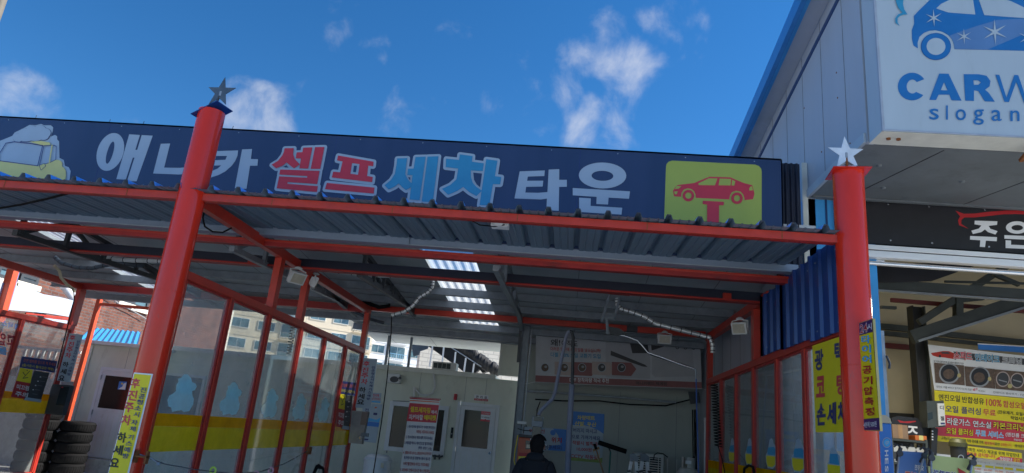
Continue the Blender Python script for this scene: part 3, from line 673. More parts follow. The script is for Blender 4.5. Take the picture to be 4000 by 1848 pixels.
# ================================================================ blue corrugated side sheet over the right partition
bs = thing('blue_side_sheet', 'dark blue corrugated steel sheet hung above the right partition, next to the right column', 'corrugated sheet', (2.3, 7.2, 2.75))
steps = [(5.98, 6.72, 3.545, 2.70), (6.70, 7.55, 3.52, 2.735), (7.53, 8.34, 3.485, 2.755)]
for i, (y0, y1, zt_, zb_) in enumerate(steps):
    b = MB(); prof = []; y = y0
    while y < y1-.02:
        prof += [(y, 0), (y+.135, 0), (y+.155, .028), (y+.185, .028), (y+.205, 0)]; y += .245
    prof.append((y1, 0)); prof = [(min(a, y1), c) for a, c in prof]; n = len(prof); X = 2.305-.002*i
    vs = [Vector((X-c, a, z)) for z in (zb_, zt_) for a, c in prof]
    b.mesh(vs, [(j, n+j, n+j+1, j+1) for j in range(n-1)], 'sheet_blue')
    b.mesh([v+Vector((.002, 0, 0)) for v in vs], [(j, j+1, n+j+1, n+j) for j in range(n-1)], 'sheet_blue')
    for z in (zb_+.08, zt_-.1):
        for a in (y0+.03, y1-.2): b.lathe((X-.006, a, z), [(.008, 0), (.008, .006)], 'galv', 6, 'X')
    b.build('sheet', bs)
# ================================================================ right-hand building (garage)
XB, YW, YF = 2.62, 7.5, 5.97
gb = thing('garage_building', 'tall white panelled garage building with blue roof edge and overhanging grey soffit', 'building', (5, 9, 0))
pA, pB = atX(3388, 553, XB), atX(3156, 776, XB); e1, e2 = atX(2940, 620, XB), atX(3240, 0, XB)
ez = lambda y: e2.z+(e1.z-e2.z)*(y-e2.y)/(e1.y-e2.y)
sz = lambda y: pA.z+(pB.z-pA.z)*(y-pA.y)/(pB.y-pA.y)
YF = pA.y; YW = pB.y
b = MB(); T = .08
b.prism([(XB, YF, sz(YF)), (XB, YW, sz(YW)), (XB, YW, .0), (XB, 15, 0), (XB, 15, ez(15)), (XB, YF, ez(YF))], (T, 0, 0), 'panel_white')
y = YF+.42
while y < 14.5:
    b.box(XB-.003, y, (sz(y) if y < YW else .1)+.02, XB, y+.007, ez(y)-.02, 'panel_seam'); y += .62
for y, z in ((6.6, 5.6), (6.6, 5.3), (7.1, 4.9), (6.35, 4.66), (7.6, 5.7)): b.lathe((XB-.004, y, z), [(.010, 0), (.010, .004)], 'rust', 6, 'X')
b.build('side_wall', gb)
b = MB(); b.bar((XB-.012, YF+.02, sz(YF)+.05), (XB-.012, YW, sz(YW)+.05), .02, .10, 'cw_white'); b.build('soffit_trim', gb, bevel=.003)
b = MB()
for dx, dz, w, h, m in ((-.30, .02, .06, .20, 'trim_blue'), (-.235, .05, .07, .12, 'wall_blue'), (-.10, .03, .20, .05, 'panel_white')):
    b.bar((XB+dx, YF-.15, ez(YF-.15)+dz), (XB+dx, 15, ez(15)+dz), w, h, m)
b.build('roof_edge', gb)
b = MB(); b.bar((XB-.006, YF, ez(YF)-.21), (XB-.006, 15, ez(15)-.21), .012, .06, 'trim_navy'); b.build('wall_trim', gb)
b = MB(); b.hexa([(XB-.02, YF-.15, ez(YF)+.06), (10, YF-.15, ez(YF)+2.4), (10, 15, ez(15)+2.4), (XB-.02, 15, ez(15)+.06), (XB-.02, YF-.15, ez(YF)+.16), (10, YF-.15, ez(YF)+2.5), (10, 15, ez(15)+2.5), (XB-.02, 15, ez(15)+.16)], 'sheet_top'); b.build('roof', gb)
b = MB(); b.prism([(XB+.001, YF-.006, sz(YF)), (10, YF-.006, sz(YF)), (10, YF-.006, ez(YF)+2.3), (XB+.001, YF-.006, ez(YF)-.02)], (0, .004, 0), 'panel_white'); b.build('fascia', gb)
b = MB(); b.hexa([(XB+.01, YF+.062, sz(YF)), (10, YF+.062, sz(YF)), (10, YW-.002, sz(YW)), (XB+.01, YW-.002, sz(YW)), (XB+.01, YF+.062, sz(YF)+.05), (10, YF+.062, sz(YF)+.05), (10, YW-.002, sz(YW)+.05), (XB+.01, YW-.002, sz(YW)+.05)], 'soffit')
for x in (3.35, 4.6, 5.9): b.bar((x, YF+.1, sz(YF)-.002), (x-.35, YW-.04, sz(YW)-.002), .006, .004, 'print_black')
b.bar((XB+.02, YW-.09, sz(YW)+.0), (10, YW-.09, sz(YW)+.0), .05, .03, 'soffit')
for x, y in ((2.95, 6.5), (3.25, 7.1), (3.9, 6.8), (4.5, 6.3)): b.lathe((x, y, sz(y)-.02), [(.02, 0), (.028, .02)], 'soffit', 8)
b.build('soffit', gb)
b = MB(); b.box(4.5, 7.9, 6.2, 14, 11.3, 13.2, 'panel_white')  # added block out of view, keeps the sun off the left column
for k in range(3): b.box(4.497, 8.3+k, 6.3, 4.5, 8.308+k, 13.1, 'panel_seam')
b.box(4.4, 7.8, 13.2, 14.1, 11.4, 13.4, 'sheet_top'); b.build('shade_block', gb)
# front wall: blue pillar and wall over beige base
xc = atY(3150, 1000, YW).x; xo = atY(3441, 1300, YW).x; zb0 = atY(3434, 1777, YW).z
zt0 = sz(YW)-.002
b = MB(); b.box(xc, YW, zb0, xo, YW+.12, zt0, 'wall_blue'); xs_ = atY(3225, 850, YW).x; b.box(xs_, YW-.012, zb0, xs_+.018, YW, zt0, 'trim_navy'); b.box(xc-.03, YW-.03, zb0, xc+.028, YW-.0015, atY(3150, 640, YW).z, 'cream_trim'); b.build('front_wall', gb)
b = MB(); b.box(xc, YW, 0, xo, YW+.12, zb0-.001, 'wall_beige'); b.build('wall_base', gb)
b = MB(); zsb = atY(3700, 1010, YW).z; b.box(xo, YW+.02, zsb-.02, 10, YW+.12, zt0, 'steel_dark'); b.build('lintel', gb)
b = MB(); b.bar((xo+.02, YW+.05, atY(3445, 1290, YW).z-2.4), (xo+.02, YW+.05, atY(3445, 1290, YW).z), .05, .05, 'galv'); b.tube([(xo+.035, YW-.02, atY(3450, 1390, YW).z), (xo+.06, YW-.03, atY(3460, 1420, YW).z), (xo+.05, YW-.03, atY(3458, 1440, YW).z)], .012, 'tarp_grey', 6); b.build('shutter_rail', gb)
# aluminium shutter housing and bar
z1, z2, z3 = atY(3600, 968, YW-.1).z, atY(3600, 1016, YW-.1).z, atY(3600, 1031, YW-.1).z
b = MB(); zm = z1+(z2-z1)*.38
b.box(xo-.13, YW-.10, zm, 10, YW+.0, z1, 'alu'); b.box(xo-.13, YW-.085, zm-.012, 10, YW+.0, zm-.0005, 'print_dark'); b.box(xo-.13, YW-.10, z2, 10, YW+.0, zm-.0125, 'alu'); b.build('shutter_box', gb, bevel=.004)
b = MB(); b.tube([(xo-.10, YW-.03, z3-.01), (10, YW-.03, z3-.01)], .026, 'chrome', 14); b.build('shutter_bar', gb)
# interior
YB = 12.2; ZC = 4.30
b = MB(); b.box(XB+T+.001, YB, 0, 10, YB+.1, 5.4, 'garage_cream'); b.build('back_wall', gb)
b = MB(); b.box(XB+T, YW+.13, 0, XB+T+.03, YB-.001, 5.2, 'garage_cream'); b.build('inner_wall', gb)
b = MB(); b.hexa([(XB+T, YW+.1, 4.75), (10, YW+.1, 6.6), (10, YB, 6.2), (XB+T, YB, 4.15), (XB+T, YW+.1, 4.8), (10, YW+.1, 6.65), (10, YB, 6.25), (XB+T, YB, 4.2)], 'garage_cream'); b.build('ceiling', gb)
b = MB(); b.box(9.9, YW+.13, 0, 10, YB, 6, 'garage_cream'); b.build('inner_wall', gb)
def gbar(name, pts, Y, w, h, m):
    b = MB(); b.bar(atY(*pts[0], Y), atY(*pts[1], Y), w, h, m, up=(0, 0, 1)); return b.build(name, gb)
# dark sheet behind the lintel, beams, truss, purlins
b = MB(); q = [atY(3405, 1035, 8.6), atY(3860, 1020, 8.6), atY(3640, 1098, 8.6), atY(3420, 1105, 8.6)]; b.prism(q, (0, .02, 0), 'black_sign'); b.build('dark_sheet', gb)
gbar('beam', ((3420, 1112), (4300, 1172)), 9.0, .10, .13, 'garage_steel'); gbar('beam', ((3420, 1134), (4300, 1196)), 8.96, .06, .02, 'steel_grey')
gbar('purlin', ((3480, 1172), (4000, 1215)), 10.8, .06, .06, 'maroon'); gbar('purlin', ((3880, 1205), (4300, 1240)), 10.9, .06, .07, 'maroon')
gbar('truss_chord', ((3560, 1318), (4260, 1085)), 10.6, .10, .20, 'garage_beam'); gbar('truss_chord', ((3585, 1333), (4260, 1120)), 10.55, .06, .035, 'steel_grey')
gbar('truss_chord', ((3590, 1260), (3960, 1020)), 10.6, .08, .10, 'garage_beam')
gbar('truss_web', ((3742, 1150), (3742, 1235)), 10.6, .10, .12, 'garage_beam'); gbar('truss_web', ((3745, 1175), (3840, 1165)), 10.6, .06, .06, 'garage_beam'); gbar('truss_web', ((3880, 1070), (3980, 1112)), 10.4, .06, .06, 'garage_beam'); gbar('truss_web', ((3690, 1100), (4300, 1115)), 9.8, .03, .03, 'garage_beam')
gbar('lamp_bracket', ((3440, 1200), (3500, 1203)), 10.0, .05, .04, 'garage_beam')
b = MB()
for (a, c), hh in ((((3440, 1275), (3600, 1290)), .10), (((3440, 1300), (3600, 1316)), .08), (((3600, 1295), (4300, 1370)), .09), (((3600, 1318), (4300, 1395)), .06)): b.bar(atY(*a, 12.0), atY(*c, 12.0), .06, hh, 'garage_steel')
b.build('wall_girt', gb)
b = MB(); b.bar(atY(3440, 1348, 12.1), atY(3560, 1358, 12.1), .05, .09, 'maroon'); b.build('wall_girt', gb)
b = MB(); b.bar(atY(3440, 1622, 12.1), atY(3590, 1630, 12.1), .05, .10, 'black_paint'); b.bar(atY(3440, 1640, 12.05), atY(3590, 1648, 12.05), .05, .03, 'steel_grey'); b.build('wall_girt', gb)
pc = atY(3600, 1500, 11.4)
b = MB(); b.box(pc.x-.10, 11.3, 0, pc.x-.085, 11.5, 4.2, 'black_paint'); b.box(pc.x+.085, 11.3, 0, pc.x+.10, 11.5, 4.2, 'garage_steel'); b.box(pc.x-.085, 11.39, 0, pc.x+.085, 11.41, 4.2, 'black_paint'); b.build('steel_post', gb)

# black shop sign with the white lettering
q = [(3215, 778), (4300, 826), (4300, 1004), (3215, 944)]
bsn = thing('black_shop_sign', 'black shop sign with white lettering and a red car outline under the garage soffit', 'sign', (4, YW-.02, 4))
yS = YW-.035; xl = atY(3262, 860, yS).x; zt1, zb1 = atY(3500, 790, yS).z, atY(3500, 957, yS).z
b = MB(); b.box(xl, yS, zb1, 9.5, YW-.004, zt1, 'black_sign')
for px in (3476, 3636, 3856):
    for z in (zt1-.03, zb1+.05):
        b.lathe((atY(px, 900, yS).x, yS-.003, z), [(.011, 0), (.009, .004)], 'chrome', 8, 'Y')
b.build('board', bsn)
p = Pr((0, yS, 0), (0, -1, 0)); H = xf(3200, 700, 2.125)
p.poly(H([(1290, 345), (1478, 350), (1475, 380), (1405, 388), (1420, 412), (1480, 432), (1462, 460), (1400, 440), (1375, 418), (1345, 440), (1275, 456), (1262, 428), (1325, 410), (1345, 385), (1288, 375)]), 'white')
p.poly(H([(1252, 472), (1474, 482), (1472, 516), (1382, 511), (1375, 565), (1332, 562), (1335, 508), (1250, 502)]), 'white')
p.poly(H([(1640+92*math.cos(2*math.pi*j/28), 402+52*math.sin(2*math.pi*j/28)) for j in range(28)]), 'white', [H([(1642+48*math.cos(2*math.pi*j/20), 404+23*math.sin(2*math.pi*j/20)) for j in range(20)])[::-1]])
p.poly(H([(1535, 465), (1760, 475), (1760, 505), (1535, 495)]), 'white'); p.poly(H([(1545, 508), (1590, 510), (1590, 545), (1760, 552), (1760, 582), (1545, 573)]), 'white')
p.mb.build('lettering', bsn)
p = Pr((0, yS, 0), (0, -1, 0))
p.poly(H([(1130, 262), (1200, 288), (1290, 286), (1400, 272), (1530, 262), (1640, 260), (1760, 272), (1900, 300), (1900, 322), (1760, 296), (1640, 290), (1530, 292), (1400, 306), (1290, 318), (1205, 318), (1180, 338), (1178, 372), (1240, 412), (1160, 382), (1152, 340), (1170, 310)]), 'print_crimson')
p.mb.build('car_outline', bsn)

# CARWASH light box
cs = thing('car_wash_lightbox', 'big white light box sign with blue car drawing and CARWASH lettering on the garage front', 'sign', (4, 5.65, 4.5))
yC = 5.64; xl = atY(3434, 260, yC).x; zb_ = atY(3500, 511, yC).z
b = MB(); b.box(xl, yC, zb_, 5.6, 5.92, 7.1, 'cw_white'); b.box(xl-.008, yC+.02, zb_-.006, 5.6, 5.925, zb_-.0005, 'cream_trim'); b.box(xl-.01, yC-.006, zb_-.006, xl+.012, yC+.02, 7.1, 'sign_edge'); b.box(xl+.012, yC-.006, zb_-.006, 5.6, yC-.0005, zb_+.012, 'sign_edge')
for px in (3500, 3540): b.lathe((atY(px, 525, yC).x, yC+.14, zb_-.02), [(.02, 0), (.02, .014)], 'rust', 6)
b.build('box', cs, bevel=.004)
b = MB(); b.bar((atY(3985, 548, 5.9).x, 5.93, zb_-.09), (atY(3985, 548, 5.9).x, 5.70, zb_-.015), .03, .03, 'rust'); b.build('bracket', cs)
K = xf(3000, 0, 1.7); H2 = xf(3480, 0, 4.577)
p = Pr((0, yC, 0), (0, -1, 0), lift=.002)
arch = [(480, 870), (475, 770), (510, 660), (590, 590), (690, 553), (800, 545), (920, 572), (1020, 630), (1090, 710), (1125, 800), (1132, 885)]
p.poly(H2([(370, 545), (415, 425), (405, 290), (500, 190), (680, 15), (860, -120), (1200, -260), (1700, -300), (2100, -180), (2500, 60), (2900, 240), (3200, 330), (3250, 560), (3200, 900), (2380, 912), (1720, 895)]+arch[::-1]+[(400, 815), (375, 700)]), 'cw_blue')
p.poly(H2([(1132, 885), (1125, 800), (1090, 710), (1040, 645), (1150, 600), (1500, 480), (1900, 360), (2380, 335), (2900, 330), (2700, 480), (2380, 610), (2100, 730), (1720, 892)]), 'cw_blue_pale')
p.poly(H2([(805, 155), (900, 70), (1050, 0), (1240, -70), (1450, -90), (1505, 265), (1240, 245), (1020, 228)]), 'cw_white'); p.poly(H2([(1560, -20), (1600, -90), (1900, -50), (2150, 30), (2380, 140), (2600, 300), (2500, 335), (2100, 310), (1665, 275)]), 'cw_white')
wc = lambda a, bb, cx=800, cyy=838: H2([(cx+a*math.cos(2*math.pi*j/40), cyy+bb*math.sin(2*math.pi*j/40)) for j in range(40)])
p.poly(wc(270, 242), 'cw_deep'); p.poly(wc(258, 230), 'cw_blue'); p.poly(wc(168, 152), 'cw_white')
def spark(cx, cyy, r):
    pts = []
    for k in range(6):
        a = math.pi/2+k*math.pi/3+.05
        pts += [(cx+r*math.cos(a)*(1 if k % 3 else 1.0), cyy-r*.95*math.sin(a)), (cx+r*.17*math.cos(a+math.pi/6), cyy-r*.17*math.sin(a+math.pi/6))]
    p.poly(H2(pts), 'cw_white')
spark(760, 330, 165); spark(1300, 660, 150); spark(1850, 580, 240); spark(2440, 680, 180)
p.poly(H2([(85, -160), (80, 40), (120, 150), (195, 240), (120, 270), (70, 340), (75, 420), (150, 480), (110, 410), (110, 340), (150, 300), (210, 275), (290, 272), (230, 180), (208, 80), (230, -160)]), 'print_cyan')
p.mb.build('car_drawing', cs)
p = Pr((0, yC, 0), (0, -1, 0), lift=.002)
circ = lambda cx, cyy, a, bb, a0, a1, n=26: [(cx+a*math.cos(R(a0+(a1-a0)*j/n)), cyy-bb*math.sin(R(a0+(a1-a0)*j/n))) for j in range(n+1)]
p.poly(K(circ(956, 576, 95, 92, 32, 322)+circ(958, 576, 38, 46, 310, 40)), 'cw_blue')
p.poly(K([(1136, 490), (1198, 491), (1284, 670), (1218, 668), (1203, 630), (1132, 630), (1115, 666), (1070, 665)]), 'cw_blue', [K([(1168, 548), (1146, 600), (1190, 602)])])
p.poly(K([(1298, 494), (1400, 495), (1450, 505), (1476, 540), (1470, 575), (1440, 598), (1462, 615), (1505, 677), (1438, 675), (1395, 607), (1366, 602), (1366, 672), (1308, 670)]), 'cw_blue', [K([(1362, 535), (1365, 565), (1395, 565), (1412, 550), (1395, 536)])])
p.poly(K([(1508, 498), (1534, 499), (1582, 650), (1634, 500), (1660, 501), (1712, 655), (1750, 505), (1776, 506), (1725, 690), (1700, 690), (1646, 545), (1598, 680), (1568, 678)]), 'cw_blue')
p.text('ASH', K([(1790, 690)])[0], K([(2240, 705)])[0], K([(1790, 505)])[0], 'cw_blue', -.01)
for ch, x0, x1, y0, y1 in (('s', 1070, 1132, 724, 797), ('l', 1180, 1192, 703, 797), ('o', 1243, 1312, 728, 802), ('g', 1360, 1430, 730, 832), ('a', 1480, 1548, 733, 807), ('n', 1605, 1666, 737, 808)):
    p.text(ch, K([(x0, y1)])[0], K([(x1, y1)])[0], K([(x0, y0)])[0], 'cw_blue', .005)
p.mb.build('lettering', cs)
# ================================================================ office cabin across the back of the bays
YO = 14.5
off = thing('office_cabin', 'long pale green panel cabin with a white door and window behind the wash bay', 'cabin', (-4.5, YO, 0))
b = MB(); ze = 2.70
b.box(-8.9, YO, 0, -.92, YO+.06, ze-.05, 'cream_wall')
for px in (1300, 1640, 1820, 1900): x = atY(px, 1500, YO).x; b.box(x, YO-.003, .1, x+.006, YO, ze-.06, 'panel_seam')
for x in (-5.4, -6.6, -7.7): b.box(x, YO-.003, .1, x+.006, YO, ze-.06, 'panel_seam')
b.box(-8.9, YO+2.4, 0, -.92, YO+2.46, ze-.3, 'cream_wall'); b.box(-8.9, YO+.061, 0, -8.84, YO+2.399, ze-.1, 'cream_wall'); b.build('wall', off)
b = MB(); b.box(-8.95, YO-.10, ze-.048, -1.55, YO+2.5, ze+.02, 'cream_trim'); b.box(-8.95, YO-.11, ze-.07, -1.55, YO-.1005, ze+.03, 'cream_trim'); b.build('roof', off, bevel=.004)
# door
dq = [(1790, 1569), (1954, 1583)]
dl, dr = atY(*dq[0], YO), atY(*dq[1], YO)
dt = (dl.z+dr.z)/2
b = MB(); w = .07; yd = YO-.035
b.box(dl.x, yd, .12, dl.x+w, YO-.001, dt, 'door_white'); b.box(dr.x-w, yd, .12, dr.x, YO-.001, dt, 'door_white'); b.box(dl.x+w, yd, dt-w, dr.x-w, YO-.001, dt, 'door_white')
dm = dl.x+w+.005; dn = dr.x-w-.005; zg0, zg1 = atY(1880, 1752, YO).z, atY(1880, 1606, YO).z
b.build('door_frame', off, bevel=.004)
b = MB(); y0 = YO-.028
b.box(dm, y0, .13, dn, YO-.002, zg0-.06, 'door_white')
b.box(dm, y0-.006, zg0-.06, dn, YO-.002, zg0, 'door_white'); b.box(dm, y0-.006, zg1, dn, YO-.002, dt-w-.004, 'door_white'); b.box(dm, y0-.006, zg0, dm+.09, YO-.002, zg1, 'door_white'); b.box(dn-.11, y0-.006, zg0, dn, YO-.002, zg1, 'door_white')
for k in range(4): x = dm+.1+k*.13; b.box(x, y0-.003, .2, x+.006, y0, zg0-.12, 'cream_trim')
dd = b.build('door', off, bevel=.003)
b = MB(); b.box(dm+.091, YO-.02, zg0+.001, dn-.111, YO-.012, zg1-.001, 'window_dark'); b.build('glass_pane', dd)
b = MB(); k = atY(1913, 1770, y0); b.lathe((k.x, y0-.05, k.z), [(.0, 0), (.028, .006), (.032, .02), (.026, .035), (.012, .045)], 'chrome', 14, 'Y'); b.build('handle', dd)
for z in (zg1+.08, zg0-.1, ): 
    b = MB(); b.tube([(dm-.01, y0-.012, z), (dm-.01, y0-.012, z+.09)], .012, 'chrome', 8); b.build('hinge', dd)
# window
wl, wr = atY(1527, 1566, YO).x, atY(1756, 1590, YO).x; wt = atY(1640, 1577, YO).z; wb = atY(1630, 1772, YO).z
b = MB(); f = .09; y0 = YO-.05
b.box(wl, y0, wb, wl+f, YO-.001, wt, 'door_white'); b.box(wr-f, y0, wb, wr, YO-.001, wt, 'door_white'); b.box(wl+f, y0, wt-f, wr-f, YO-.001, wt, 'door_white'); b.box(wl+f, y0, wb, wr-f, YO-.001, wb+f, 'door_white')
xm = (wl+wr)/2; b.box(xm-.035, y0+.008, wb+f, xm+.035, YO-.001, wt-f, 'door_white'); wn = b.build('window', off, bevel=.004)
b = MB(); b.box(wl+f, YO-.02, wb+f, xm-.035, YO-.012, wt-f, 'window_dark'); b.box(xm+.035, YO-.02, wb+f, wr-f, YO-.012, wt-f, 'window_dark'); b.build('glass_pane', wn)
# first pane on the far left sees a cabin window too
b = MB(); q0, q1 = atY(600, 1450, YO), atY(770, 1640, YO); b.box(q0.x, YO-.03, q1.z, q1.x, YO-.001, q0.z, 'door_white'); wn = b.build('window', off)
b = MB(); b.box(q0.x+.06, YO-.034, q1.z+.06, q1.x-.06, YO-.031, q0.z-.06, 'window_dark'); b.build('glass_pane', wn)
b = MB(); q0 = atY(1500, 1640, YO-.03)
pth = [atY(*q, YO-.03) for q in ((1510, 1770), (1514, 1700), (1523, 1600), (1535, 1566), (1600, 1568))]; b.tube(pth, .010, 'steel_grey', 6); b.build('conduit', off)
b = MB(); b.box(*atY(1684, 1780, YO-.12), *(atY(1730, 1800, YO-.12)+Vector((0, .1, .0))), 'steel_dark') if False else None
# right hand wall of the bay end, and wall piece beside the opening
rw = thing('bay_end_wall', 'pale panel wall closing the right half of the wash bay under the banner', 'wall', (1, 14.3, 0))
b = MB(); b.box(-.96, 14.2, 0, 2.615, 14.26, 3.46, 'dimmed_wall')
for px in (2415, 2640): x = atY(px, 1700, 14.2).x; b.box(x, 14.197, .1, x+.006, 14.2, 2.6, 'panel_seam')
b.box(-.96, 14.185, 2.60, 2.615, 14.199, 2.66, 'dimmed_wall'); b.build('wall', rw)
b = MB(); xq = atY(1950, 1380, 14.3).x; b.box(xq, 14.44, ze+.031, -.71, 14.49, 3.40, 'cream_wall'); b.box(xq, 14.42, ze+.031, xq+.05, 14.439, 3.40, 'cream_trim'); b.build('side_panel', rw)
tag(rw)
# steel post in the bay end
sp = thing('steel_post', 'grey steel post with thin pipe left of the wide hanging banner', 'post', (-.86, 12.5, 0))
b = MB(); b.box(-.93, 12.44, 0, -.918, 12.58, 3.6, 'steel_grey'); b.box(-.80, 12.44, 0, -.788, 12.58, 3.6, 'steel_grey'); b.box(-.918, 12.50, 0, -.80, 12.512, 3.6, 'steel_grey'); b.build('profile', sp, bevel=.003)
b = MB(); b.tube([(-.75, 12.43, .2), (-.75, 12.43, 3.45)], .012, 'galv', 8); b.build('pipe', sp)
b = MB(); q = [atY(*v, 12.42) for v in ((2030, 1260), (2040, 1260), (2030, 1415), (2018, 1415))]; b.prism(q, (0, .03, 0), 'steel_dark'); b.build('cover_strip', sp)
# coloured band-like pipes over the dark wall
b = MB()
for (pp, r, m) in ((((2045, 1528), (2120, 1530), (2240, 1538), (2420, 1552), (2640, 1572)), .022, 'galv'), (((2090, 1560), (2200, 1566), (2340, 1566), (2460, 1580), (2600, 1585), (2700, 1560)), .014, 'black_rubber'), (((2110, 1570), (2098, 1600), (2096, 1650)), .010, 'black_rubber')):
    b.tube([atY(*q, 13.9) for q in pp], r, m, 8)
tag(b.build('wall_pipe', org=atY(2300, 1540, 13.9)), 'grey pipe with black cables running across the wall under the hanging banner', 'pipe')

# cabin at far left with its white door and blue roof sheet
lc = thing('storage_cabin', 'small pale cabin at the left with white half glazed door and bright blue roof sheet', 'cabin', (-9.8, 14, 0))
YL = 14.0; zc = 2.62
b = MB(); xe = atY(345, 1345, YL).x; b.box(xe, YL, 0, -8.9, YL+.06, zc-.04, 'cream_wall'); b.box(xe, YL+.061, 0, xe+.06, YL+3, zc-.04, 'cream_wall')
x = atY(497, 1400, YL).x; b.box(x, YL-.003, .1, x+.006, YL, zc-.06, 'panel_seam'); b.build('wall', lc)
b = MB(); x0, x1 = atY(348, 1600, YL).x, atY(372, 1600, YL).x; b.box(xe-.02, YL-.03, 0, xe+.14, YL-.001, zc-.05, 'cream_trim'); b.build('corner_post', lc)
b = MB(); b.box(xe-.55, YL-.14, zc-.038, -8.8, YL+3.1, zc+.035, 'white_dirty'); b.build('roof_edge', lc, bevel=.004)
b = MB(); n = 40; vs = []
za, zbq = zc+.05, zc+.05
for r, (y, zz) in enumerate(((YL+.35, zc+.04), (YL+3.2, zc+.62))):
    for j in range(n+1): vs.append((xe-.55+1.45*j/n-(1.9 if r else 0), y, zz+.018*math.sin(j*1.57)))
b.mesh(vs, [(j, j+1, n+2+j, n+1+j) for j in range(n)], 'roof_cyan'); b.build('roof_sheet', lc)
d0, d1 = atY(400, 1433, YL), atY(540, 1450, YL); db = atY(338, 1785, YL)
b = MB(); w = .07; x0, x1 = d0.x, d0.x+.95; zt_, zb2 = d0.z, .28; y0 = YL-.04
b.box(x0, y0, zb2, x0+w, YL-.001, zt_, 'white_enamel'); b.box(x1-w, y0, zb2, x1, YL-.001, zt_, 'white_enamel'); b.box(x0+w, y0, zt_-w, x1-w, YL-.001, zt_, 'white_enamel'); b.build('door_frame', lc, bevel=.004)
b = MB(); zm0, zm1 = 1.27, zt_-.17
b.box(x0+w, y0+.01, zb2, x1-w, YL-.002, zm0-.08, 'white_enamel'); b.box(x0+w, y0+.004, zm0-.08, x1-w, YL-.002, zm0, 'white_enamel'); b.box(x0+w, y0+.004, zm1, x1-w, YL-.002, zt_-w-.002, 'white_enamel'); b.box(x0+w, y0+.004, zm0, x0+w+.08, YL-.002, zm1, 'white_enamel'); b.box(x1-w-.08, y0+.004, zm0, x1-w, YL-.002, zm1, 'white_enamel')
for k in range(5): b.box(x0+w+.1+k*.13, y0+.006, zb2+.08, x0+w+.105+k*.13, y0+.009, zm0-.12, 'cream_trim')
dd = b.build('door', lc, bevel=.003)
b = MB(); b.box(x0+w+.081, y0+.012, zm0+.001, x1-w-.081, y0+.02, zm1-.001, 'window_dark'); b.build('glass_pane', dd)
for z in (zm1, zm0-.05): 
    b = MB(); b.tube([(x0+w-.005, y0-.008, z-.1), (x0+w-.005, y0-.008, z)], .014, 'galv', 8); b.build('hinge', dd)
b = MB(); b.box(x0-.05, YL-.2, 0, x1+.05, YL-.002, .26, 'concrete'); b.build('step', lc)
t, p = board('door_notice', 'small blue and white toilet notice on the storage cabin door', 'notice', [(466, 1490), (496, 1491), (490, 1523), (459, 1521)], (0, y0-.002, 0), (0, -1, 0), 'print_blue', .004)
p.poly([(462, 1520), (489, 1522), (494, 1494), (482, 1500), (478, 1510)], 'white'); p.ell((477, 1499), 3.5, 3.5, 'yellow'); p.mb.build('picture', t)

# ================================================================ tyre stacks
def tyre_mb(c, r0, w):
    b = MB(); r = r0; prof = []
    for k in range(15):
        a = -math.pi/2+math.pi*k/14
        prof.append((r-.06+.065*math.cos(a)**.5 if math.cos(a) > 0 else r-.06, w/2*math.sin(a)))
    prof = [(r*.60, -w*.42), (r*.75, -w*.5)]+[(r-.055+.055*math.sqrt(max(0, math.cos(-math.pi/2+math.pi*k/10))), w*.5*math.sin(-math.pi/2+math.pi*k/10)) for k in range(11)]+[(r*.75, w*.5), (r*.60, w*.42), (r*.60, -w*.42)]
    b.lathe(Vector(c)+Vector((0, 0, w/2)), prof, 'black_rubber', 30)
    for j in range(44):
        a = 2*math.pi*j/44; u = Vector((math.cos(a), math.sin(a), 0)); q = Vector(c)+u*(r+.0005); b.bar(q+Vector((0, 0, .04)), q+Vector((0, 0, w-.04)), .012, .006, 'black_rubber', up=u)
    return b
tx = atY(296, 1700, 13.2).x
NT = ['lowest', 'second lowest', 'middle', 'second highest', 'top']
proto = None
sA = (tx, 13.2); sB = (tx-.50, 12.85)
for s_, (st, cnt, nm) in enumerate((((sA), 5, 'front stack by the white cabin door'), ((sB), 6, 'taller stack behind the glass partition post'))):
    for k in range(cnt):
        z = .005+k*.197
        if proto is None:
            o = tyre_mb((0, 0, 0), .31, .195).build('tyre'); proto = o
        else:
            o = proto.copy(); COL.objects.link(o)
        o.location = (st[0]+random.uniform(-.015, .015), st[1]+random.uniform(-.015, .015), z); o.rotation_euler = (0, 0, random.uniform(0, 6))
        lvl = (['lowest', 'second lowest', 'middle', 'second highest', 'topmost'] if cnt == 5 else ['lowest', 'second lowest', 'third lowest', 'third highest', 'second highest', 'topmost'])[k]
        tag(o, f'{lvl} worn black car tyre of the {nm}', 'tyre', 'used tyres stacked by the cabin')

# ================================================================ brick buildings on the left
bk = thing('brick_building', 'near red brick house with dark framed windows at the left edge', 'building', (-14, 14, 0))
XK = -13.8
b = MB(); b.box(XK-6, 6, 0, XK, 17.6, 6.2, 'brick'); b.build('wall', bk)
def kwin(q0, q1, X, par, dark='trim_navy'):
    y0, z1 = atX(*q0, X).y, atX(*q0, X).z; y1, z0 = atX(*q1, X).y, atX(*q1, X).z
    b = MB(); f = .09; e = X+.05
    b.box(X-.1, y0, z0, e, y0+f, z1, 'steel_dark'); b.box(X-.1, y1-f, z0, e, y1, z1, 'steel_dark'); b.box(X-.1, y0+f, z1-f, e, y1-f, z1, 'steel_dark'); b.box(X-.1, y0+f, z0, e, y1-f, z0+f, 'steel_dark'); zm = z0+(z1-z0)*.45; b.box(X-.1, y0+f, zm-.05, e-.004, y1-f, zm+.05, 'steel_dark')
    w = b.build('window', par)
    b = MB(); b.box(X-.05, y0+f, z0+f, X+.01, y1-f, z1-f, 'apt_glass'); b.build('glass_pane', w)
    b = MB(); b.box(X, y0-.1, z0-.14, X+.09, y1+.1, z0-.002, 'tan_wall'); b.build('sill', w)
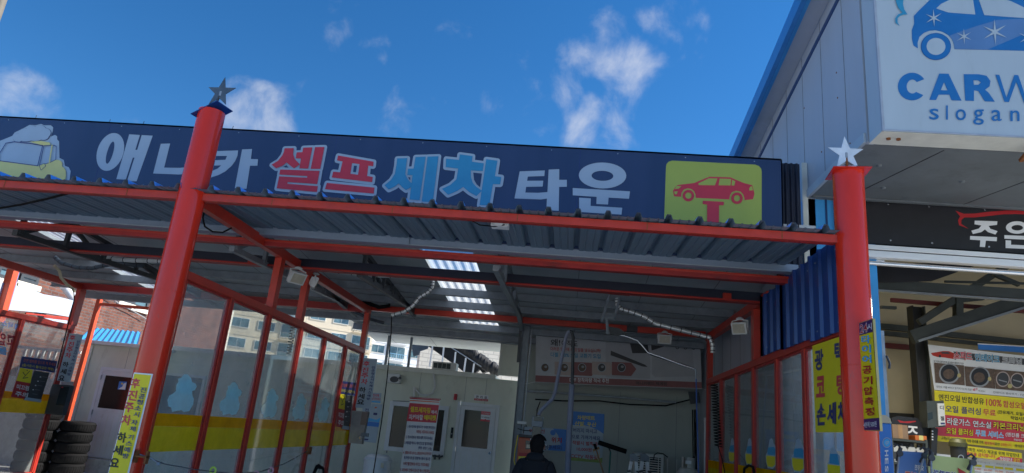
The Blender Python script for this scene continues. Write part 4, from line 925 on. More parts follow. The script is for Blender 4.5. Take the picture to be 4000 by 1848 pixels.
kwin((8, 985), (48, 1100), XK, bk); kwin((88, 1040), (140, 1116), XK, bk); kwin((205, 1010), (262, 1090), XK, bk)
b = MB(); b.tube([atX(250, 1115, -13.2), atX(288, 1166, -13.2), atX(290, 1190, -13.2)], .11, 'white', 14); b.build('duct', bk)
bk2 = thing('brick_building', 'further red brick house with two narrow tall windows above the blue roof sheet', 'building', (-15, 21, 0))
XK2 = -15.2
b = MB(); b.box(XK2-6, 18, 0, XK2, 28.5, 8.0, 'brick'); b.box(XK2-.05, 28.5, 0, XK2+.02, 28.8, 8.0, 'tan_wall'); b.build('wall', bk2)
kwin((488, 1092), (516, 1190), XK2, bk2); kwin((540, 1096), (570, 1212), XK2, bk2)
b = MB(); b.tube([atX(*q, XK2+.15) for q in ((360, 1118), (420, 1152), (470, 1190), (520, 1215), (570, 1245))], .016, 'print_grey', 6); b.build('cable', bk2)
# white cloth screens on posts, orange steel frame
t = thing('cloth_screen', 'white cloth screen stretched along the left boundary between red posts', 'screen', (-11, 12, 2.5))
XS = -11.6; b = MB(); q = [(60, 1117), (110, 1124), (170, 1150), (230, 1160), (287, 1174), (268, 1237), (190, 1224), (32, 1210)]; b.prism([atX(*v, XS) for v in q], (-.02, 0, 0), 'tarp_white'); b.build('cloth', t)
b = MB(); b.prism([atX(*v, XS) for v in [(-60, 1085), (28, 1108), (6, 1206), (-60, 1190)]], (-.02, 0, 0), 'tarp_white'); b.build('cloth', t)
b = MB(); q = [(100, 1226), (265, 1240), (264, 1248), (170, 1238)]; b.bar(atX(100, 1224, XS), atX(266, 1243, XS), .03, .03, 'red_paint'); b.bar(atX(170, 1238, XS), atX(266, 1250, XS), .02, .02, 'red_paint'); b.build('bottom_rail', t)
b = MB(); q = [atX(*v, XS) for v in [(172, 1242), (264, 1252), (262, 1264), (210, 1254)]]; b.prism(q, (-.02, 0, 0), 'tarp_white'); b.build('cloth', t)
b = MB(); b.bar(atX(54, 1046, XS+.05), (XS+.05, atX(18, 1204, XS+.05).y, 1.0), .16, .14, 'orange_paint'); b.bar(atX(66, 1058, XS+.02), (XS+.02, atX(28, 1204, XS+.02).y, 1.0), .06, .10, 'cw_blue_pale'); b.build('post', t)
of = thing('pipe_gantry', 'slim bright orange steel frame standing by the brick wall left of the cabin', 'frame', (-9.9, 13.2, 0))
a, c, d = atY(395, 1150, 13.2), atY(318, 1560, 13.2), atY(640, 1195, 13.2)
b = MB(); b.bar((a.x, 13.2, a.z), (a.x+.0, 13.2, 0), .085, .085, 'orange_paint'); b.bar((a.x, 13.2, atY(395, 1189, 13.2).z), (d.x, 13.2, atY(395, 1189, 13.2).z), .06, .06, 'orange_paint', up=(0, 0, 1)); b.build('tube_frame', of, bevel=.004)

# bushes / stones low wall left (seen below the sign): stacked stone wall
b = MB(); b.box(-13, 13.6, 0, -10.6, 14.2, 1.75, 'apt_frame'); tag(b.build('boundary_wall', org=(-11.8, 13.9, 0)), 'low grey boundary wall behind the coin box at the left', 'wall')
st = bpy.data.objects['boundary_wall']; st.data.materials[0] = MATS['concrete']
b = MB()
for j in range(9):
    x = -10.55-.14*j; b.box(x-.025, 13.66, 1.75, x+.025, 13.7, 2.35, 'white_dirty')
b.box(-11.9, 13.67, 2.33, -10.4, 13.69, 2.39, 'white_dirty'); tag(b.build('picket_fence', org=(-11.1, 13.7, 1.75)), 'short whitish railing on the boundary wall beside the cabin', 'fence')

# ================================================================ apartments seen through the glass and the opening
def apartment(name, label, c, yaw, w, h, wallm, floors, bays, base=0, acc=None, depth=10):
    t = thing(name, label, 'building', (c[0], c[1], 0)); t.rotation_euler = (0, 0, R(yaw)); ORG[t.name] = Vector((0, 0, 0))
    b = MB(); b.box(-w/2, 0, 0, w/2, depth, h, wallm)
    fh = h/floors
    for i in range(floors): b.box(-w/2-.05, -.06, i*fh-.12, w/2+.05, -.001, i*fh+.05, wallm)
    b.build('wall', t)
    bw = w/bays; rr = random.Random(3)
    first = None
    for i in range(floors):
        for j in range(bays):
            x0 = -w/2+j*bw; z0 = i*fh
            kind = (j+0) % 3
            ww = bw*(.62 if kind != 1 else .8); hh = fh*(.42 if kind != 1 else .66); zc_ = z0+fh*(.36 if kind != 1 else .18); xc_ = x0+(bw-ww)/2
            b = MB(); b.box(xc_-.1, -.10, zc_-.1, xc_+ww+.1, -.002, zc_+hh+.1, 'apt_frame'); b.box(xc_, -.115, zc_, xc_+ww*.49, -.101, zc_+hh, 'apt_glass'); b.box(xc_+ww*.52, -.115, zc_, xc_+ww, -.101, zc_+hh, 'apt_glass')
            if kind == 1:
                b.box(xc_-.2, -.9, z0+.02, xc_+ww+.2, -.12, z0+.14, wallm)
                for k in range(9): b.box(xc_-.2+(ww+.4)*k/8-.02, -.9, z0+.14, xc_-.2+(ww+.4)*k/8+.02, -.86, z0+1.05, acc or 'steel_grey')
                b.box(xc_-.2, -.92, z0+1.03, xc_+ww+.2, -.84, z0+1.1, acc or 'steel_grey')
            b.build('window', t)
    return t
v = ray(960, 1290); D = 92/v.y
apartment('apartment_building', 'cream apartment block with small balconies seen through the left glass partition', (v.x*D-1, 92), 38, 40, 25.5, 'apt_cream', 9, 11)
v = ray(1440, 1340); D = 105/v.y
apartment('apartment_building', 'white apartment block with pale blue railings seen through the opening above the office', (v.x*D, 105), 38, 20, 27, 'apt_white', 10, 6, acc='apt_blue')
# pale brick gable wall behind the black tarp
x0, x1 = atY(1650, 1400, 23).x, atY(1990, 1400, 23).x
t = thing('brick_wall', 'pale tan brick wall beyond the opening above the office door', 'wall', (x0, 23, 0)); ORG[t.name] = Vector((0, 0, 0)); t.rotation_euler = (0, 0, R(28))
b = MB(); b.box(-.1, 0, 0, (x1-x0)*1.5+3, .3, 6.8, 'tan_wall'); b.box(-.12, -.03, 6.8, (x1-x0)*1.5+3, .33, 6.9, 'apt_frame'); b.build('wall', t)
# black tarpaulin rolled along a sloping rail with poles
t = thing('tarpaulin_awning', 'bunched black tarpaulin awning on thin white poles behind the opening', 'awning', (-3, 17, 2.6))
YT = 17.0
top = [(1672, 1305), (1700, 1300), (1760, 1308), (1800, 1330), (1812, 1352), (1850, 1365), (1862, 1388), (1890, 1400), (1906, 1416), (1925, 1424), (1945, 1438)]
bot = [(1945, 1454), (1900, 1450), (1885, 1458), (1872, 1442), (1855, 1458), (1810, 1452), (1790, 1436), (1768, 1420), (1740, 1400), (1700, 1372), (1672, 1352)]
b = MB(); b.prism([atY(*q, YT) for q in top+bot], (0, .25, 0), 'black_tarp')
rng = random.Random(5)
for i in range(len(top)-1):
    for k in range(3):
        f = (k+.5)/3; q = lerp(top[i], top[i+1], f); c = atY(q[0], q[1]+14, YT-.02); r = .16+.05*rng.random()
        b.lathe(c-Vector((0, .1, 0)), [(.01, -.13), (r*.7, -.07), (r*.85, 0), (r*.7, .07), (.01, .14)], 'black_tarp', 12, 'X')
b.build('tarpaulin', t)
b = MB()
for q0, q1 in (((1690, 1350), (1678, 1432)), ((1735, 1345), (1727, 1420)), ((1780, 1375), (1772, 1450)), ((1820, 1398), (1812, 1455)), ((1852, 1420), (1846, 1460))): b.tube([atY(*q0, YT-.2), atY(*q1, YT-.2)], .022, 'white', 8)
b.tube([atY(1685, 1308, YT-.22), atY(1880, 1432, YT-.22)], .014, 'galv', 6); b.build('pole', t)
b = MB(); b.prism([atY(*q, 16.4) for q in [(1613, 1300), (1680, 1302), (1684, 1330), (1670, 1362), (1640, 1372), (1638, 1385), (1615, 1392), (1608, 1360)]], (0, .05, 0), 'tarp_grey'); b.build('loose_cloth', t)
b = MB(); b.prism([atY(*q, 16.4) for q in [(1530, 1297), (1552, 1297), (1550, 1312), (1540, 1318), (1528, 1312)]], (0, .05, 0), 'tarp_grey'); b.build('loose_cloth', t)
for px, yt, yb, nm in ((1524, 1295, 1420, 'left'), (1612, 1300, 1420, 'right')):
    b = MB(); q = atY(px, yt, 14.6); b.bar((q.x, 14.6, 3.39), (q.x, 14.6, 2.73), .05, .05, 'steel_grey'); b.box(q.x-.05, 14.56, 2.72, q.x+.05, 14.64, 2.735, 'steel_grey')
    tag(b.build('opening_post', org=(q.x, 14.6, 2.7)), f'thin grey steel upright in the opening above the office, {nm} one', 'post', 'uprights in the opening')
# rooftop bits: vents outlines / AC unit on the cabin roof
t = thing('air_conditioner_unit', 'small white air conditioner unit lying on the office roof edge by the tarpaulin', 'air conditioner', atY(1735, 1436, 14.45))
q0, q1 = atY(1690, 1419, 14.42), atY(1781, 1443, 14.42)
b = MB(); b.box(q0.x, 14.40, 2.735, q1.x, 14.7, 2.90, 'ac_white'); b.build('case', t, bevel=.008)
b = MB()
for k in range(4): x = q0.x+.03+(q1.x-q0.x-.14)*k/4; b.box(x, 14.394, 2.76, x+.085, 14.399, 2.87, 'screen_dark')
b.build('grille', t)
b = MB(); b.tube([atY(*q, 14.43) for q in ((1690, 1440), (1695, 1470), (1700, 1510), (1690, 1535), (1665, 1545), (1640, 1540), (1622, 1520), (1618, 1512), (1617, 1552))], .022, 'white_dirty', 10); b.build('pipe', t)

# grey pole at the very top left corner of the view
v = ray(-4, 50); b = MB(); P_ = CAM+v*(7.5/v.y); b.lathe((P_.x-.05, 7.5, 0), [(.09, 0), (.07, 9)], 'pole_grey', 16); b.lathe((P_.x-.05, 7.5, 4.5), [(.085, 0), (.085, .06)], 'galv', 16)
tag(b.build('utility_pole', org=(P_.x-.05, 7.5, 0)), 'pale grey utility pole just showing in the top left corner beyond the signboard', 'pole')
# ================================================================ notices
def notice_col(name, label, quad, P, Nn, back, border=None, thick=.006, group=None, cat='sign'):
    t, p = board(name, label, cat, quad, P, Nn, back, thick, group)
    return t, p
# yellow notice on the left column
Yn = 5.655
q = [(523, 1455), (597, 1461), (500, 1862), (418, 1862)]
t, p = notice_col('column_notice', 'yellow vertical notice with red and black lettering on the left red column', q, (0, Yn, 0), (0, -1, 0), 'white', group='reverse parking notices', thick=.004)
p.poly([(526, 1460), (591, 1466), (494, 1862), (421, 1862)], 'yellow')
k2 = xf(0, 1350, 2.39)
def chars(p, lst, f, halfu, m=None, bold=.03):
    for ch, cx, cyy, hw, hh, mm in lst:
        (x, y), = f([(cx, cyy)]); s = f([(0, 0), (hw, hh)]); w_, h_ = s[1][0]-s[0][0], s[1][1]-s[0][1]; u = halfu
        p.text(ch, (x-w_-h_*u[0], y+h_-w_*u[1]), (x+w_-h_*u[0], y+h_+w_*u[1]), (x-w_+h_*u[0], y-h_-w_*u[1]), mm, bold)
big = [('후', 1267, 352, 42, 46, 'print_red'), ('진', 1240, 465, 42, 48, 'print_red'), ('주', 1208, 578, 42, 46, 'print_red'), ('차', 1182, 695, 44, 48, 'print_red'), ('하', 1140, 858, 43, 48, 'print_black'), ('세', 1105, 975, 45, 46, 'print_black'), ('요', 1073, 1092, 43, 42, 'print_black')]
sm = [('진', 1342, 415, 28, 24, 'print_navy'), ('공', 1327, 475, 30, 24, 'print_navy'), ('청', 1310, 528, 30, 24, 'print_navy'), ('소', 1293, 583, 30, 22, 'print_navy'), ('시', 1280, 643, 27, 24, 'print_navy'), ('차', 1262, 718, 30, 24, 'print_navy'), ('체', 1247, 778, 28, 24, 'print_navy'), ('기', 1227, 855, 28, 23, 'print_navy'), ('스', 1212, 912, 30, 20, 'print_navy'), ('예', 1195, 972, 27, 25, 'print_navy'), ('방', 1183, 1030, 29, 24, 'print_navy')]
chars(p, big, k2, (.2, .10)); chars(p, sm, k2, (.2, .10), bold=.02)
p.mb.build('lettering', t)
# white notices on the posts
def post_notice(label, quad, Y, f, big, sm, u, rot=0):
    t, p = notice_col('post_notice', label, quad, (0, Y, 0), (0, -1, 0), 'print_white', group='reverse parking notices')
    chars(p, big, f, u); chars(p, sm, f, u, bold=.02); p.mb.build('lettering', t); return t
f = xf(1300, 1150, 1.705)
B1 = [('후', 224, 462, 22, 17), ('진', 216, 503, 22, 17), ('주', 213, 541, 24, 16), ('차', 210, 581, 22, 18), ('하', 198, 636, 23, 18), ('세', 190, 678, 22, 17), ('요', 186, 716, 24, 16)]
S1 = [('진', 270, 487, 11, 8), ('공', 268, 508, 11, 8), ('청', 266, 528, 11, 8), ('소', 264, 548, 11, 8), ('시', 262, 567, 11, 8), ('차', 256, 589, 11, 8), ('체', 254, 609, 11, 8), ('기', 250, 633, 11, 8), ('스', 246, 652, 11, 8), ('예', 242, 675, 11, 8), ('방', 238, 696, 11, 8)]
post_notice('white vertical notice with red and black lettering at the far post of the left partition', [(1421, 1398), (1474, 1402), (1448, 1597), (1388, 1592)], 11.70, f, [(c, x, y, w, h, 'print_red' if i < 4 else 'print_black') for i, (c, x, y, w, h) in enumerate(B1)], [(c, x, y, w, h, 'print_navy') for c, x, y, w, h in S1], (.14, .08))
f = xf(0, 1000, 2.833)
q = [(272, 1302), (324, 1308), (274, 1494), (222, 1486)]
yy = lambda a, i, n, b_: a+(b_-a)*i/(n-1)
B2 = [('후', 802, 905), ('진', 788, 975), ('주', 772, 1038), ('차', 755, 1100), ('하', 728, 1200), ('세', 705, 1278), ('요', 685, 1350)]
S2 = [('진', 868, 950), ('공', 858, 985), ('청', 850, 1018), ('소', 843, 1048), ('시', 833, 1078), ('차', 824, 1115), ('체', 812, 1152), ('기', 800, 1198), ('스', 790, 1235), ('예', 780, 1272), ('방', 770, 1310)]
post_notice('white vertical notice with red and black letters on the far left post', q, 11.84, f, [(c, x, y, 33, 28, 'print_red' if i < 4 else 'print_black') for i, (c, x, y) in enumerate(B2)], [(c, x, y, 17, 14, 'print_navy') for c, x, y in S2], (.22, .10))
# tyre pressure plate on the right column : turned a little to the left
pp = atY(3351, 1263, 5.70)
r1, r2 = ray(3351, 1263), ray(3409, 1244)
Y2 = 5.70*(r1.z/r1.y)/(r2.z/r2.y); P2 = CAM+r2*(Y2/r2.y)
nn = Vector((P2.y-pp.y, -(P2.x-pp.x), 0)).normalized()
pp = pp+Vector((0, -.02, 0))
t, p = board('pressure_plate', 'narrow yellow vertical tyre pressure sign with gold frame fixed to the right red column', 'sign', [(3351, 1263), (3409, 1244), (3438, 1684), (3377, 1682)], pp, nn, 'gold', .02)
p.poly([(3353, 1266), (3407, 1248), (3410, 1296), (3357, 1311)], 'print_purple'); p.poly([(3357, 1312), (3410, 1297), (3435, 1632), (3374, 1637)], 'yellow'); p.poly([(3374, 1638), (3435, 1633), (3437, 1680), (3378, 1679)], 'print_purple')
kk = xf(3200, 1200, 1.836)
p.text('24', *kk([(297, 190), (350, 175), (295, 130)]), 'print_crimson', .01, outline=('white', .035)); p.text('시', *kk([(352, 168), (383, 160), (350, 120)]), 'white', .02)
for i, (ch, x, y) in enumerate([('타', 342, 233), ('이', 346, 302), ('어', 350, 375), ('공', 352, 452), ('기', 358, 528), ('압', 362, 603), ('측', 368, 678), ('정', 374, 752)]):
    p.text(ch, *kk([(x-33, y+30), (x+33, y+24), (x-35, y-27)]), 'print_sky' if i < 3 else 'print_crimson', .03)
p.text('4분에 500원', *kk([(331, 866), (424, 858), (329, 826)]), 'white', .01)
p.mb.build('lettering', t)
# yellow polish sign in the right partition
t, p = board('hand_wash_sign', 'square yellow hand wash and coating sign hung in the right partition behind the red column', 'sign', [(3173, 1351), (3330, 1299), (3345, 1688), (3186, 1688)], (2.300, 0, 0), (-1, 0, 0), 'yellow', .02)
kk = xf(2600, 1100, 1.591)
for ch, cx, cyy, m in (('광', 955, 488, 'print_navy'), ('택', 1078, 440, 'print_navy'), ('코', 965, 655, 'print_red'), ('팅', 1092, 640, 'print_red'), ('손', 970, 828, 'print_navy'), ('세', 1035, 822, 'print_navy'), ('차', 1102, 815, 'print_navy')):
    w, h = (27, 66) if cyy < 800 else (28, 68)
    p.text(ch, *kk([(cx-w, cyy+h+1), (cx+w, cyy+h-4), (cx-w, cyy-h+3)]), m, .035)
p.mb.build('lettering', t)

# notices on the end panes (left partition and far left partition)
def pane_notices(X, f, tag_):
    P, Nn = (X, 0, 0), (1, 0, 0)
    t, p = board('pane_notice', 'dark blue strip with yellow lettering '+tag_, 'notice', f([(0, 0), (85, 10), (78, 82), (-6, 68)]), P, Nn, 'print_navy', .003, group='dark blue warning strips')
    p.text('전면 범퍼를 앞으로 해 주세요', *f([(3, 32), (80, 41), (4, 12)]), 'print_orange', .0); p.text('(출사용시 불대겁한 예방)', *f([(0, 62), (75, 72), (1, 42)]), 'yellow', .0); p.mb.build('lettering', t)
    t, p = board('slip_sign', 'yellow and red slip warning with falling figure '+tag_, 'notice', f([(-4, 70), (26, 76), (14, 256), (-26, 250)]), P, Nn, 'print_crimson', .003, group='slip warning stickers')
    p.poly(f([(-4, 70), (26, 76), (20, 158), (-14, 150)]), 'yellow'); p.stroke(f([(2, 95), (8, 115), (2, 132), (14, 125)]), .012, 'print_black', False); p.stroke(f([(18, 85), (8, 115)]), .012, 'print_black', False); p.ell(f([(12, 82)])[0], 2, 2.5, 'print_black', 12)
    p.text('미끄럼', *f([(-14, 200), (15, 205), (-12, 170)]), 'white', .02); p.text('주의', *f([(-18, 242), (12, 247), (-15, 212)]), 'white', .02); p.mb.build('lettering', t)
    t, p = board('info_sign', 'black sticker with small white car icons '+tag_, 'notice', f([(30, 78), (66, 84), (44, 268), (4, 262)]), P, Nn, 'print_dark', .003, group='instruction stickers')
    for i in range(4): c = f([(40-i*6+4, 115+i*27)])[0]; p.ell(c, 3.4, 1.6, 'white', 12); p.ell((c[0], c[1]-1.4), 2, 1.4, 'white', 10)
    for i in range(5): a = f([(48-i*6, 112+i*27), (60-i*6, 114+i*27)]); p.stroke(a, .004, 'print_grey', False)
    p.poly(f([(8, 244), (46, 250), (44, 268), (4, 262)]), 'print_white'); p.mb.build('lettering', t)
pane_notices(-3.708, xf(600+1026/1.403, 1000+685/1.403, 1.403), 'on the end pane of the left partition')
pane_notices(-9.385, (lambda pts: [(0+(205+x*3.9-y*.0)/2.39, 1350+(100+y*1.55+x*.35)/2.39) for x, y in pts]), 'on the far left glass')

# ================================================================ coin boxes
def coin_box(label, quad, Y, deep, m, extra):
    p = Pr((0, Y, 0), (0, -1, 0)); q = [p.pt(v) for v in quad]; c = sum(q, Vector())/4
    t = thing('coin_box', label, 'coin box', c, 'coin boxes on the partition posts'); b = MB(); b.prism(q, (0, deep, 0), m); b.build('case', t, bevel=.006)
    extra(t, p); return t
def ex1(t, p):
    b = MB(); f = xf(1300, 1150, 1.705)
    p.poly(f([(195, 783), (232, 785), (222, 870), (182, 868)]), 'coin_brown'); p.poly(f([(182, 870), (206, 872), (198, 905), (178, 903)]), 'stainless'); p.mb.build('panel', t)
    q = p.pt(f([(215, 935)])[0]); b.box(q.x-.06, q.y-.05, q.z-.03, q.x+.07, q.y-.002, q.z+.03, 'steel_grey'); b.build('slot', t, bevel=.004)
    q = p.pt(f([(182, 955)])[0]); b = MB(); b.lathe((q.x, q.y-.03, q.z), [(.018, 0), (.018, .028)], 'chrome', 12, 'Y'); b.build('lock', t)
coin_box('brushed steel coin box on the end post of the left partition under the white notice', [(1375, 1604), (1437, 1608), (1412, 1735), (1361, 1730)], 11.74, .12, 'stainless', ex1)
def ex2(t, p):
    p.poly([(238, 1510), (272, 1512), (252, 1585), (218, 1582)], 'screen_dark'); p.ell((244, 1513), 4, 2, 'print_red', 10); p.mb.build('panel', t)
coin_box('dark coin box on the far left post, above the tyres', [(205, 1500), (274, 1505), (240, 1622), (166, 1616)], 11.86, .12, 'steel_dark', ex2)

# ================================================================ rope with clips, bracket
rp = thing('washing_line', 'thin dark wire line sagging from the left red column to the partition, with clips', 'line', atY(560, 1770, 5.9))
P0 = atY(545, 1775, 5.72); P1 = atX(1205, 1760, -3.67)
b = MB(); mid = [P0, atX(640, 1812, -3.45), atX(760, 1834, -3.2), atX(900, 1850, -3.0), atX(1010, 1845, -3.2), atX(1110, 1812, -3.5), P1]
b.tube(mid, .005, 'steel_dark', 6); b.tube([P0, atX(590, 1790, -3.5), atX(622, 1812, -3.45)], .005, 'galv', 6); b.build('wire', rp)
b = MB(); q = atY(552, 1783, 5.70); b.bar((q.x-.05, 5.70, q.z), (q.x+.06, 5.70, q.z), .06, .012, 'rust'); b.box(q.x+.045, 5.68, q.z-.055, q.x+.06, 5.72, q.z+.045, 'rust'); b.box(q.x-.05, 5.68, q.z-.055, q.x-.035, 5.72, q.z+.045, 'rust'); b.build('bracket', rp)
b = MB(); q = P1; b.box(q.x-.015, q.y-.05, q.z-.05, q.x+.03, q.y+.05, q.z+.05, 'rust'); b.build('bracket', rp)
for q in (atX(618, 1812, -3.45), atX(1152, 1790, -3.57)):
    b = MB(); b.lathe(q-Vector((0, 0, .012)), [(.012, 0), (.016, .012), (.012, .024)], 'galv', 8); b.build('clamp', rp)
def clip(label, px, py, X, m, big):
    c = atX(px, py, X); t = thing('cloth_clip', label, 'clip', c, 'plastic clips on the washing line'); b = MB(); r = .028*big
    b.tube([c+Vector((r*math.cos(a)*.9, 0, r*math.sin(a))) for a in [math.pi*2*k/14 for k in range(15)]], .009*big, m, 8, False); b.build('loop', t)
    b = MB(); b.box(c.x-.012*big, c.y-.01, c.z-.16*big, c.x+.012*big, c.y+.01, c.z-.03*big, m); b.build('jaw', t, bevel=.003)
clip('lime green plastic clip hung on the washing line', 832, 1838, -3.1, 'lime', 1.0)
clip('pink plastic clip hung on the washing line, nearest the partition post', 1058, 1838, -3.3, 'pink', 1.1)
clip('pale pink plastic clip hung low on the washing line, half out of view', 1000, 1852, -3.2, 'pink', 1.0)
# pressure gun
g = thing('spray_gun', 'black pressure spray gun holstered at the foot of the left partition', 'spray gun', atX(1240, 1840, -3.55)); c = atX(1238, 1832, -3.6)
b = MB(); b.tube([c+Vector((0, .0, .06)), c+Vector((.03, .0, .03)), c+Vector((.09, .0, .02))], [.022, .03, .02], 'black_rubber', 10); b.tube([c+Vector((0, 0, .05)), c+Vector((-.03, 0, -.05)), c+Vector((-.05, 0, -.2))], [.028, .024, .02], 'black_rubber', 10); b.build('body', g)
b = MB(); b.tube([c+Vector((.09, .0, .02)), c+Vector((.13, 0, -.1)), c+Vector((.1, 0, -.4))], .018, 'black_rubber', 8); b.build('hose', g)

# ================================================================ lamps
def flood(label, px, py, P, Nn, size, look, lit=False, mount=(0, 0, .12)):
    c = at(px, py, P, Nn); t = thing('floodlight', label, 'floodlight', c, 'white floodlights in the bays')
    f = Vector(look).normalized(); s = f.cross(Vector((0, 0, 1))).normalized(); u = s.cross(f); w, h = size
    ob = lambda b, cc, hw, hh, hd, m: b.hexa([cc+s*a+u*bb+f*d for d in (-hd, hd) for a, bb in ((-hw, -hh), (hw, -hh), (hw, hh), (-hw, hh))], m)
    b = MB(); ob(b, c, w, h, .035, 'white_dirty')
    for k in range(7): ob(b, c-f*.05+s*(w*(k-3)/3.6), .006, h*.8, .016, 'white_dirty')
    b.build('housing', t, bevel=.008)
    b = MB(); ob(b, c+f*.037, w*.78, h*.74, .003, 'lamp_glass'); b.build('lens', t)
    b = MB(); m = c+Vector(mount); b.tube([c+s*w*1.05, c+s*w*1.05+Vector(mount)*.8, m, c-s*w*1.05+Vector(mount)*.8, c-s*w*1.05], .009, 'white_dirty', 6); b.lathe(m, [(.05, 0), (.05, .012), (.02, .03)], 'white_dirty', 10); b.build('bracket', t)
    return t
flood('white floodlight under the top beam of the left partition', 1160, 1085, (-3.60, 0, 0), (1, 0, 0), (.11, .08), (.75, -.55, -.5))
flood('white floodlight behind the second upper post of the left partition', 1228, 1105, (-3.64, 0, 0), (1, 0, 0), (.085, .075), (.9, .35, -.3))
flood('white floodlight on the sloping beam of the right partition', 2890, 1282, (2.22, 0, 0), (1, 0, 0), (.105, .08), (-.6, -.75, -.35))
flood('white floodlight hanging in front of the grey hanging banner', 2596, 1326, (0, 11.8, 0), (0, 1, 0), (.115, .08), (-.05, -1, -.1))
# LED under the awning
c = atZ(1953, 884, 3.50); t = thing('led_lamp', 'white finned LED lamp fixed under the front awning', 'lamp', c)
b = MB(); b.box(c.x-.085, c.y-.05, c.z-.012, c.x+.085, c.y+.07, c.z+.035, 'white')
for k in range(15): x = c.x-.075+k*.0105; b.box(x, c.y-.058, c.z-.008, x+.004, c.y-.0505, c.z+.028, 'white_dirty')
b.build('housing', t, bevel=.003)
b = MB(); b.lathe((c.x-.01, c.y-.075, c.z+.03), [(.052, 0), (.052, .014)], 'white', 20, 'Y'); b.lathe((c.x-.01, c.y-.080, c.z+.03), [(.018, 0), (.018, .004)], 'print_dark', 14, 'Y'); b.build('cap', t)
b = MB(); b.tube([c+Vector((.05, -.06, .0)), c+Vector((-.05, -.03, -.015)), c+Vector((-.2, .0, .0)), c+Vector((-.32, .0, .055))], .006, 'black_rubber', 6); b.build('cable', t)
# lit LED inside the garage mouth
c = atY(3425, 1024, 7.72); t = thing('garage_lamp', 'small lit white LED lamp behind the blue pillar at the garage mouth', 'lamp', c)
b = MB(); b.box(c.x-.03, c.y-.03, c.z-.018, c.x+.07, c.y+.03, c.z+.02, 'white'); b.build('housing', t)
b = MB(); b.mesh([(c.x-.04, c.y-.034, c.z-.024), (c.x+.08, c.y-.034, c.z-.006), (c.x+.08, c.y+.03, c.z-.02), (c.x-.04, c.y+.03, c.z-.04)], [(0, 1, 2, 3), (3, 2, 1, 0)], 'led_lit'); b.build('diffuser', t)
ld = bpy.data.lights.new('garage_lamp_light', 'AREA'); ld.energy = 45; ld.size = .9; ld.color = (1, .93, .78); lo = bpy.data.objects.new('garage_lamp_light', ld); COL.objects.link(lo); lo.location = Vector((4.6, 8.6, 3.6))-Vector(c); lo.parent = t

# ================================================================ foil wrapped boom hoses
def foil_pipe(name, label, pts, r, m='foil', bands=True, cat='hose'):
    t = thing(name, label, cat, pts[0]); b = MB(); b.tube(pts, r, m, 12); b.build('hose', t)
    if bands:
        b = MB()
        for i in range(len(pts)-1):
            for f_ in (.25, .75):
                q = pts[i].lerp(pts[i+1], f_); d = (pts[i+1]-pts[i]).normalized(); b.tube([q-d*.006, q+d*.006], r+.003, 'print_black', 10)
        b.build('band', t)
    return t
foil_pipe('boom_hose', 'silver foil wrapped hose hanging in the right of the bay, dropping to the right partition', [atY(*q, 9.9) for q in ((2410, 1165), (2412, 1190), (2425, 1207), (2465, 1218), (2520, 1238), (2560, 1265), (2640, 1285), (2720, 1305), (2772, 1318), (2783, 1345), (2784, 1378))], .033)
foil_pipe('boom_hose', 'silver foil wrapped hose hanging in the middle of the bay near the skylight strip', [atY(*q, 10.2) for q in ((1690, 1098), (1688, 1122), (1672, 1142), (1640, 1160), (1612, 1195), (1580, 1218), (1530, 1232))], .030)
foil_pipe('air_pipe', 'pale wrapped pipe running under the dark beam from the left partition', [atY(*q, 9.2) for q in ((1222, 1047), (1300, 1058), (1400, 1070), (1500, 1078), (1600, 1075), (1640, 1083))], .030, 'white_dirty', cat='pipe')
foil_pipe('air_pipe', 'grey wrapped pipe running under the dark beam in the left bay', [atY(*q, 9.3) for q in ((300, 982), (380, 1002), (460, 1014), (560, 1018), (640, 1020))], .036, 'white_dirty', cat='pipe')
foil_pipe('boom_hose', 'dull sagging wrapped hose under the roof of the left bay', [atY(*q, 9.8) for q in ((215, 1005), (240, 1028), (300, 1045), (360, 1048), (420, 1035), (470, 1028), (560, 1040))], .032, 'tarp_grey')
t = foil_pipe('air_pipe', 'sunlit bent pipe hanging under the left bay roof by the brick house', [atX(*q, -8.9) for q in ((212, 1038), (232, 1058), (238, 1085), (262, 1112), (285, 1128), (290, 1140))], .024, 'garage_cream', False, cat='pipe')
b = MB(); b.tube([atX(*q, -8.9) for q in ((288, 1132), (290, 1170), (268, 1260), (240, 1370), (222, 1440))], .010, 'black_rubber', 6); b.build('cable', t)
# swing boom with brackets at the right
t = thing('spray_boom', 'steel swing boom on a grey bracket under the red beam, right half of the bay', 'boom', atY(2400, 1160, 9.6))
b = MB(); b.tube([atY(*q, 10.2) for q in ((2415, 1307), (2450, 1315), (2490, 1330), (2510, 1352), (2530, 1377), (2590, 1398), (2660, 1424), (2715, 1442))], .012, 'chrome', 8); b.tube([atY(*q, 10.22) for q in ((2540, 1383), (2700, 1436))], .016, 'steel_dark', 8); b.build('arm', t)
b = MB(); b.bar(atY(2380, 1150, 9.2), atY(2350, 1255, 9.6), .03, .03, 'steel_grey'); b.bar(atY(2420, 1165, 9.2), atY(2400, 1245, 9.6), .03, .03, 'steel_grey')
for y in (1200, 1225, 1240): b.bar(atY(2362, y, 9.6), atY(2405, y+4, 9.6), .02, .02, 'steel_grey')
b.bar(atY(2370, 1242, 9.6), atY(2374, 1302, 9.8), .035, .035, 'galv'); b.prism([atY(*q, 9.9) for q in ((2375, 1275), (2418, 1282), (2445, 1300), (2418, 1310), (2385, 1306))], (0, .04, 0), 'steel_dark'); b.bar(atY(2380, 1143, 9.1), atY(2460, 1150, 9.1), .1, .03, 'red_dark'); b.build('bracket', t)
